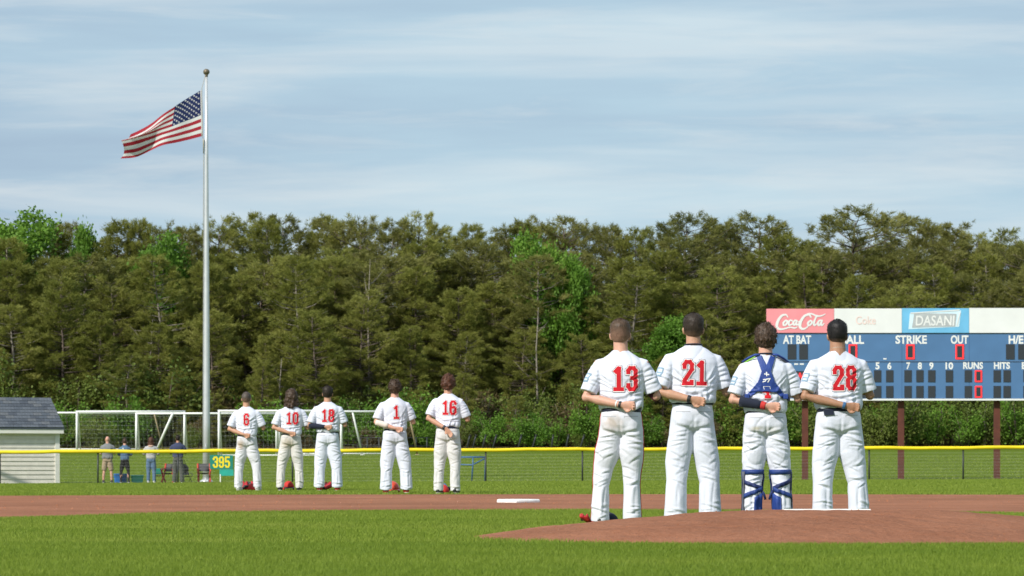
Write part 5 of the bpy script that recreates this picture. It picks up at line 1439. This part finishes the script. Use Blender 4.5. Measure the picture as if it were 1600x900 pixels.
for q, fx in ((-1, A7['fl']), (1, A7['fr'])):
    gd = leg_piece(pb7, fx, 'leg_guard', lambda t: (.035, .50-.10*abs(2*t-1)**3), math.radians(-14 if q > 0 else -4), math.radians(184 if q > 0 else 194), .005, .012, M['catdark'], rt7, 30, 10)
    out_a = math.radians(180 if q < 0 else 0); bk = math.radians(270)
    leg_piece(pb7, fx, 'guard_edge', lambda t: (.035, .47), math.radians(192 if q < 0 else -12)-.12, math.radians(192 if q < 0 else -12)+.28*(1 if q < 0 else -1)+.1, .006, .008, M['grey'], gd, 6, 8)
    leg_piece(pb7, fx, 'knee_strap', lambda t: (.445, .487), math.radians(170), math.radians(370), .004, .007, M['catmid'], gd)
    if q < 0:
        leg_piece(pb7, fx, 'calf_strap', lambda t: (.372-.075*t, .408-.075*t), math.radians(185), math.radians(330), .003, .006, M['catdark'], gd)
        leg_piece(pb7, fx, 'calf_strap', lambda t: (.210+.085*t, .250+.085*t), math.radians(185), math.radians(330), .006, .006, M['catmid'], gd)
        leg_piece(pb7, fx, 'calf_pad', lambda t: (.035, .285-.05*(1-t)), math.radians(277), math.radians(340), .005, .010, M['catblue'], gd, 12, 6)
    else:
        leg_piece(pb7, fx, 'calf_strap', lambda t: (.296+.085*t, .334+.085*t), math.radians(210), math.radians(355), .003, .006, M['catdark'], gd)
        leg_piece(pb7, fx, 'calf_strap', lambda t: (.296-.085*t, .336-.085*t), math.radians(210), math.radians(355), .006, .006, M['catmid'], gd)
        leg_piece(pb7, fx, 'calf_pad', lambda t: (.035, .285-.05*t), math.radians(200), math.radians(263), .005, .010, M['catblue'], gd, 12, 6)
    x0 = fx-q*.07; mk('loose_strap', G().tube([(x0, -.06, .31, .011, .003), (x0-q*.035, -.07, .27, .011, .003), (x0-q*.05, -.07, .215, .011, .003)], 8).g, M['catdark'], gd, True)
# chest protector harness on the back
hp = [(-.175, 1.165), (-.140, 1.205), (-.078, 1.280), (-.045, 1.375), (-.085, 1.505), (-.045, 1.525), (-.002, 1.430), (.041, 1.525), (.081, 1.505), (.041, 1.375), (.074, 1.280), (.135, 1.205), (.175, 1.150), (.152, 1.122), (.095, 1.180), (.0, 1.196), (-.09, 1.188), (-.160, 1.135)]
hs = poly_sdf(hp)
mk_ = [[(-.020, 1.352), (.020, 1.346)], [(-.002, 1.368), (.0, 1.334)]]
def marks(P):
    d_ = np.full(len(P), 9.0)
    for a, b in mk_: d_ = np.minimum(d_, seg_box(P, a, b, .0050, .003))
    for a, b in (((-.030, 1.300), (-.005, 1.304)), ((-.005, 1.304), (-.012, 1.288)), ((-.012, 1.288), (-.034, 1.280)), ((.000, 1.305), (.030, 1.310)), ((.030, 1.310), (.010, 1.278))): d_ = np.minimum(d_, seg_box(P, a, b, .0048, .003))
    for a, b in (((-.030, 1.238), (-.022, 1.212)), ((-.030, 1.238), (.028, 1.238)), ((.028, 1.238), (.034, 1.212))): d_ = np.minimum(d_, seg_box(P, a, b, .0022, .001))
    return d_
har = decal(jb7, lambda P: hs(P), 0, 0, -.20, .20, 1.10, 1.54, .0045, [M['catblue']], [0], rt7, 'chest_harness', .016, .012)
decal(jb7, lambda P: marks(P), 0, 0, -.05, .05, 1.20, 1.38, .003, [M['numw']], [0], har, 'white_marks', .019)
g = G()
for q in (-1, 1):
    har_b = G().tube([(q*.06, -.085, 1.530, .018, .007), (q*.10, -.065, 1.528, .026, .010), (q*.155, -.02, 1.500, .030, .012), (q*.20, .03, 1.470, .026, .010)], 10, (0, -.3, 1))
    pd_ = mk('shoulder_pad', har_b.g, M['catblue'], har, True)
    mk('pad_trim', G().tube([(q*.10, -.098, 1.508, .006), (q*.16, -.055, 1.476, .007), (q*.205, .0, 1.447, .006)], 6).g, M['lime'] if q < 0 else M['grey'], har, True)
    mk('strap_buckle', G().bbox(q*.175-.022, q*.175+.022, -.135, -.115, 1.125, 1.172, .006).g, M['catblue'], har)
    mk('side_strap', G().tube([(q*.185, -.125, 1.145, .016, .005), (q*.206, -.06, 1.125, .016, .005), (q*.212, .02, 1.11, .016, .005)], 8).g, M['catdark'], har, True)
# back pocket flap and necklace of player 28
mk('pocket_flap', G().add(*[[(-.155, -.128, 1.005), (-.075, -.146, 1.005), (-.066, -.150, .962), (-.150, -.140, .962)] + [(-.155, -.100, 1.005), (-.075, -.116, 1.005), (-.066, -.120, .962), (-.150, -.110, .962)],
    [(0, 3, 2, 1), (4, 5, 6, 7), (0, 1, 5, 4), (1, 2, 6, 5), (2, 3, 7, 6), (3, 0, 4, 7)]]).g, M['navy'], A28['pants'])
mk('necklace', G().tube([(.066*math.cos(a), -.022+.062*math.sin(a), 1.552-.012*math.sin(a), .0035) for a in np.linspace(0, 2*math.pi, 25)], 6, (0, 0, 1), False).g, M['rope'], A28['root'], True)

# ---- the far row
far = dict(group=FG)
make_person(dict(seed=6, px=387, d=60.0, h=1.735, rz=-6, roll=-.8, num='6', nx=.02, skin='mid', hair=('crop', 'fade_grey'), feet=(-.165, .185), hem=.078, knee=.076, pmat='pants6', shoe='shoew', phem=.07, wrist=(-.02, -.178, 1.02), label='player number 6 with cropped hair, leftmost of the far row', **far))
make_person(dict(seed=10, px=453, d=60.0, h=1.765, rz=5, roll=.9, num='10', nx=.02, skin='mid', hair=('long', 'hair_brown'), feet=(-.175, .165), hem=.074, knee=.076, phem=.06, pmat='pants10', shoe='shoek', label='player number 10 with long dark curly hair', **far))
make_person(dict(seed=18, px=512, d=60.0, h=1.83, rz=-3, num='18', nx=.02, skin='mid', hair=('short', 'hair_dark'), feet=(-.145, .165), hem=.094, knee=.090, phem=.075, shoe='shoer', hips=1.05, bulk=1.05, bands=[(.0, .97, .005, 'navycloth', 'arm_sleeve')], wrist=(-.02, -.178, 1.10), hdir=(1, 0, 0), label='player number 18 with black sleeve on his left forearm', **far))
make_person(dict(seed=1, px=618, d=54.6, h=1.80, rz=6, roll=-.7, num='1', nx=.02, skin='fair', hair=('shag', 'hair_brown'), feet=(-.150, .175), hem=.098, knee=.092, phem=.075, shoe='shoer', hips=1.05, bands=[(.0, .62, .006, 'skinsleeve', 'arm_sleeve')], elbow=(-.30, -.08, 1.14), wrist=(.0, -.178, 1.035), head=(.01, 0), label='player number 1 with white sleeve on his left forearm', **far))
make_person(dict(seed=16, px=699, d=54.4, h=1.865, rz=-8, roll=.5, num='16', nx=.04, nz=1.315, skin='mid', hair=('curly', 'hair_red'), feet=(-.135, .125), hem=.076, knee=.078, pmat='pants16', shoe='shoek', bands=[(.86, .96, .005, 'black', 'wristwatch')], elbow=(-.29, -.085, 1.15), wrist=(.0, -.185, .995), hdir=(.65, -.05, -.75), curl=.45, label='tall player number 16 with curly reddish hair', **far))

# ------------------------------------------------------------------ spectators behind the fence
SG = 'spectators behind the outfield fence'
M['tgrey'] = cloth('grey_cotton', (0.20, 0.205, 0.21)); M['khaki'] = cloth('khaki_cotton', (0.36, 0.27, 0.18)); M['sblue'] = cloth('blue_sweatshirt', (0.085, 0.15, 0.24)); M['legging'] = cloth('black_leggings', (0.012, 0.012, 0.014))
M['hood'] = cloth('pale_grey_hoodie', (0.42, 0.41, 0.41)); M['jeans'] = cloth('blue_denim', (0.10, 0.17, 0.28)); M['njacket'] = cloth('navy_jacket', (0.045, 0.055, 0.11)); M['tgreen'] = cloth('grey_green_trousers', (0.085, 0.09, 0.08)); M['peach'] = cloth('peach_hood', (0.55, 0.36, 0.28))
S1 = make_person(dict(seed=61, px=168, d=128.0, h=1.74, front=True, top='t_shirt', topmat='tgrey', jhem=.93, belt=False, skin='fair', hair=None, phem=.48, pname='shorts', pmat='khaki', kne=.09, sleeve=.8, slr=.082, bulk=1.1, belly=.02, elbowR=(.27, .05, 1.13), shoe='shoek', label='bald man in grey t-shirt and khaki shorts behind the fence', group=SG))
S2_ = make_person(dict(seed=62, px=195, d=128.2, h=1.66, front=True, top='sweatshirt', topmat='sblue', jhem=.92, belt=False, skin='fair', hair=('bun', 'hair_brown'), pname='leggings', pmat='legging', knee=.058, hem=.045, hips=.92, sleeve=1.3, slr=.07, bulk=.92, elbowR=(.25, .06, 1.12), feet=(-.16, .16), pfold=.4, shoe='shoek', label='woman with hair bun in blue sweatshirt and black leggings', group=SG))
sdf, tot = digits_sdf('1', .05, .12, .02, .022)
decal(S2_['jb'], lambda P: np.minimum(sdf(P-np.array((-.05, .06))), np.minimum(seg_box(P, (-.10, -.03), (.09, -.05), .013, 0), seg_box(P, (-.05, -.0), (.05, -.01), .012, 0))), 0, 1.30, -.13, .13, -.10, .16, .008, [M['numw']], [0], S2_['jersey'], 'back_print', .008)
S3 = make_person(dict(seed=63, px=236, d=128.2, h=1.68, front=True, top='hoodie', topmat='hood', jhem=.95, belt=False, skin='mid', hair=('long', 'hair_red'), pmat='jeans', pname='jeans', knee=.072, hem=.066, sleeve=1.3, slr=.08, bulk=1.02, elbowR=(.30, .05, 1.14), feet=(-.11, .13), shoe='shoew', label='person with long hair in pale grey hoodie and blue jeans', group=SG))
mk('hood', G().ell((0, -.09, 1.47), (.11, .06, .055), 14, 10).g, M['peach'], S3['jersey'], True)
S4 = make_person(dict(seed=64, px=278, d=128.0, h=1.76, front=True, top='jacket', topmat='njacket', jhem=.96, skin='mid', hair=('short', 'hair_dark'), pmat='tgreen', knee=.085, hem=.088, beltmat='syel', waist=.955, sleeve=1.3, slr=.08, bulk=1.06, feet=(-.13, .15), shoe='shoek', label='man in navy jacket and grey trousers beside the red folding chairs', group=SG))

# ------------------------------------------------------------------ folding chairs, bins and bag by the flag pole
M['redsteel'] = pmat('red_steel', (0.55, 0.045, 0.025), .45, .12); M['greycanvas'] = cloth('grey_canvas', (0.10, 0.10, 0.105)); M['binblue'] = pmat('blue_plastic', (0.02, 0.14, 0.42), .4, .08); M['binteal'] = pmat('teal_plastic', (0.06, 0.42, 0.34), .4, .08); M['dgreen'] = cloth('green_canvas', (0.012, 0.20, 0.13))
def chair(px, d, rz, frame, seat, label, s=1.0, k=1.0):
    X = (px-800)*d/F; e_ = empty('folding_chair', (X, d, gzf(X, d)), rz, s)
    for x in (-.27, .27):
        mk('leg', G().tube([(x, -.24, 0, .022*k), (x, .22, .44, .022*k)], 8).g, frame, e_, True); mk('leg', G().tube([(x*.93, .24, 0, .022*k), (x*.93, -.22, .44, .022*k)], 8).g, frame, e_, True)
        mk('back_post', G().tube([(x, .20, .42, .022*k), (x*1.02, .26, .62, .022*k), (x*1.02, .33, .86, .020*k)], 8).g, frame, e_, True)
        mk('armrest', G().tube([(x*1.05, -.25, .60, .034*k, .018*k), (x*1.05, .0, .63, .034*k, .018*k), (x*1.05, .26, .62, .034*k, .018*k)], 8, (0, 0, 1)).g, frame, e_, True)
        mk('arm_post', G().tube([(x, -.23, .43, .02*k), (x*1.04, -.24, .60, .02*k)], 8).g, frame, e_, True)
    v = []; f = []
    for i in range(9):
        for j in range(7):
            u = i/8; w_ = j/6; x = -.26+.52*w_; sag = -.06*math.sin(math.pi*w_)*math.sin(math.pi*min(1, u*1.2))
            v.append((x, -.22+.44*u, .44+sag)); 
    for i in range(8):
        for j in range(6): f.append((i*7+j, i*7+j+1, (i+1)*7+j+1, (i+1)*7+j))
    v2 = v+[(a, b, c-.015) for a, b, c in v]; f2 = f+[tuple(q+63 for q in p_[::-1]) for p_ in f]
    mk('seat', (v2, f2), seat, e_, True)
    v = [(-.27+.54*j/6, .235+.10*i/5+.02*math.sin(math.pi*j/6), .50+.36*i/5) for i in range(6) for j in range(7)]; f = [(i*7+j, (i+1)*7+j, (i+1)*7+j+1, i*7+j+1) for i in range(5) for j in range(6)]
    mk('backrest', (v+[(a, b+.015, c) for a, b, c in v], f+[tuple(q+42 for q in p_[::-1]) for p_ in f]), seat, e_, True)
    tag(e_, label, 'chair', 'folding chairs by the flag pole'); return e_
chair(319, 128.9, math.radians(8), M['redsteel'], M['greycanvas'], 'red framed folding chair with grey seat at the flag pole foot', .82, 1.9)
chair(264, 128.8, math.radians(-14), M['redsteel'], M['greycanvas'], 'red framed folding chair left of the man in navy jacket', .82, 1.9)
chair(247, 129.3, math.radians(12), M['darksteel'], M['dgreen'], 'green canvas folding chair behind the person in blue jeans', .62)
chair(292, 129.2, math.radians(35), M['darksteel'], M['greycanvas'], 'black folding chair between the navy jacket man and flag pole', .55)
def bin_(px, d, w_, h_, m, label):
    X = (px-800)*d/F; e_ = empty('storage_bin', (X, d, gzf(X, d)), .08)
    mk('tub', G().loft([(0, 0, 0, w_*.46, .19), (h_*.5, 0, 0, w_*.48, .205), (h_*.86, 0, 0, w_*.5, .22)], 24, 6).g, m, e_)
    mk('lid', G().loft([(h_*.86, 0, 0, w_*.53, .245), (h_*.97, 0, 0, w_*.53, .245), (h_, 0, 0, w_*.49, .21)], 24, 6).g, m, e_)
    for x in (-1, 1): mk('handle', G().bbox(x*w_*.5-.02, x*w_*.5+.02, -.07, .07, h_*.62, h_*.76, .01).g, m, e_)
    tag(e_, label, 'bin', 'plastic bins behind the fence')
bin_(188.5, 128.9, .50, .34, M['binblue'], 'blue plastic storage bin behind the woman in leggings')
bin_(214.5, 128.9, .46, .29, M['binteal'], 'teal plastic storage bin between the two middle spectators')
X = (289-800)*128.6/F
bg_ = empty('duffel_bag', (X, 128.6, gzf(X, 128.6)+.36), .3)
mk('bag_body', G().loft([(0, 0, 0, .10, .07), (.08, 0, 0, .15, .10), (.20, .0, 0, .14, .10), (.30, -.03, 0, .09, .06), (.34, -.04, 0, .03, .03)], 16).g, M['black'], bg_, True)
mk('carry_strap', G().tube([(-.08, -.05, .28, .015), (-.16, -.03, .40, .014), (-.05, 0, .50, .014), (.02, .02, .34, .014)], 6).g, M['black'], bg_, True)
tag(bg_, 'black bag hanging on the chair right of the navy jacket man', 'bag')

# ------------------------------------------------------------------ gloves, caps and helmets on the grass
def glove(px, d, mats, rz, label, s=1.0, dz=0):
    X = (px-800)*d/F; e_ = empty('baseball_glove', (X, d, gzf(X, d)+dz), rz, s)
    g = G(); g.ell((0, 0, .055), (.095, .10, .045), 14, 10)
    for i, (a, ln) in enumerate(((-.62, .15), (-.25, .18), (.08, .18), (.40, .16))):
        dx, dy = math.sin(a), math.cos(a); g.tube([(dx*.05, dy*.05, .055, .030), (dx*.11, dy*.11, .085, .030), (dx*ln, dy*ln, .13, .024), (dx*ln*1.05, dy*ln*1.0, .165, .014)], 8)
    g.tube([(.07, .0, .055, .034), (.13, .05, .085, .033), (.15, .10, .135, .025), (.14, .12, .165, .014)], 8)
    gm = remesh(g, .010, 3); gm.materials.append(mats[0]); obj('leather', gm, e_)
    mk('web', G().add([(.05, .14, .06), (.13, .10, .07), (.135, .13, .15), (.06, .17, .16), (.05, .152, .06), (.13, .112, .07), (.135, .142, .15), (.06, .182, .16)], [(0, 1, 2, 3), (7, 6, 5, 4), (0, 4, 5, 1), (1, 5, 6, 2), (2, 6, 7, 3), (3, 7, 4, 0)]).g, mats[1], e_)
    mk('wrist_strap', G().tube([(-.08, -.07, .03, .022), (-.05, -.095, .075, .022), (.05, -.095, .075, .022), (.08, -.07, .03, .022)], 8).g, mats[1], e_, True)
    tag(e_, label, 'glove', 'gloves lying at the players feet')
def cap(px, d, mats, rz, label, helmet=False, s=1.0, dz=0, side=0.0):
    X = (px-800)*d/F; e_ = empty('batting_helmet' if helmet else 'team_hat', (X, d, gzf(X, d)+dz), rz, s)
    v = []; f = []; nu, nv = 24, 9; R_ = (.105, .122, .125) if helmet else (.092, .108, .115); z0 = .07 if helmet else .012
    for th in (0, .006):
        for j in range(nv+1):
            t = math.pi/2*j/nv
            for i in range(nu): a = 2*math.pi*i/nu; v.append(((R_[0]-th)*math.cos(t)*math.cos(a), (R_[1]-th)*math.cos(t)*math.sin(a), z0+(R_[2]-th)*math.sin(t)))
    B = nu*(nv+1)
    for j in range(nv):
        for i in range(nu): q = (i+1) % nu; f.append((j*nu+i, j*nu+q, (j+1)*nu+q, (j+1)*nu+i)); f.append((B+j*nu+i, B+(j+1)*nu+i, B+(j+1)*nu+q, B+j*nu+q))
    for i in range(nu): q = (i+1) % nu; f.append((i, B+i, B+q, q))
    mk('crown', (v, f), mats[0], e_, True)
    v = []; f = []
    for j in range(4):
        for i in range(13):
            a = math.pi*(-.02)+math.pi*1.04*i/12; k_ = j/3; v.append(((R_[0]*(1-.0*k_))*math.cos(a), -(R_[1]*math.sin(a)*(.96+.62*k_)), z0+.004-.016*k_-.012*abs(math.cos(a))*k_))
    n = len(v); v += [(a, b, c-.006) for a, b, c in v]
    for j in range(3):
        for i in range(12): q = j*13+i; f.append((q, q+1, q+14, q+13)); f.append((q+n, q+13+n, q+14+n, q+1+n))
    for i in range(12): q = 39+i; f.append((q, q+1, q+1+n, q+n))
    mk('brim', (v, f), mats[1], e_, True)
    mk('button', G().ell((0, 0, z0+R_[2]), (.012, .012, .006), 8, 6).g, mats[1], e_, True)
    if helmet:
        for x in (-1, 1): mk('ear_flap', G().ell((x*.098, .0, .055), (.014, .052, .055), 12, 8).g, mats[0], e_, True)
    tag(e_, label, 'helmet' if helmet else 'hat', 'headgear on the grass by the players')
RL, BL = M['redleather'], M['blackleather']
glove(384, 60.35, (RL, BL), .4, 'red and black glove on the grass between player six\'s feet', 1.05)
cap(393, 60.3, (M['redcap'], M['redcap']), .5, 'red cap on the grass beside player six\'s right foot')
cap(451, 60.3, (M['redcap'], BL), .3, 'red helmet with dark brim between player ten\'s feet', True, .9)
glove(505, 60.3, (RL, BL), -.5, 'dark red glove between player eighteen\'s feet', 1.0)
cap(614, 54.95, (M['orangecap'], M['orangecap']), .25, 'orange red helmet between player one\'s feet', True, 1.0)
cap(692, 54.75, (M['redcap'], M['redcap']), .1, 'red cap lying between player sixteen\'s feet', False, 1.15)
glove(694, 54.95, (M['bluep'], BL), .9, 'small blue glove behind the cap between player sixteen\'s feet', .8, .03)
glove(927, 28.85, (RL, BL), 1.9, 'red glove beside the left foot of player thirteen', .62)
cap(951, 28.75, (M['navycloth'], M['navycloth']), -.9, 'dark cap on the grass between player thirteen\'s feet', False, .9)
# batting glove hanging from player sixteen's pocket
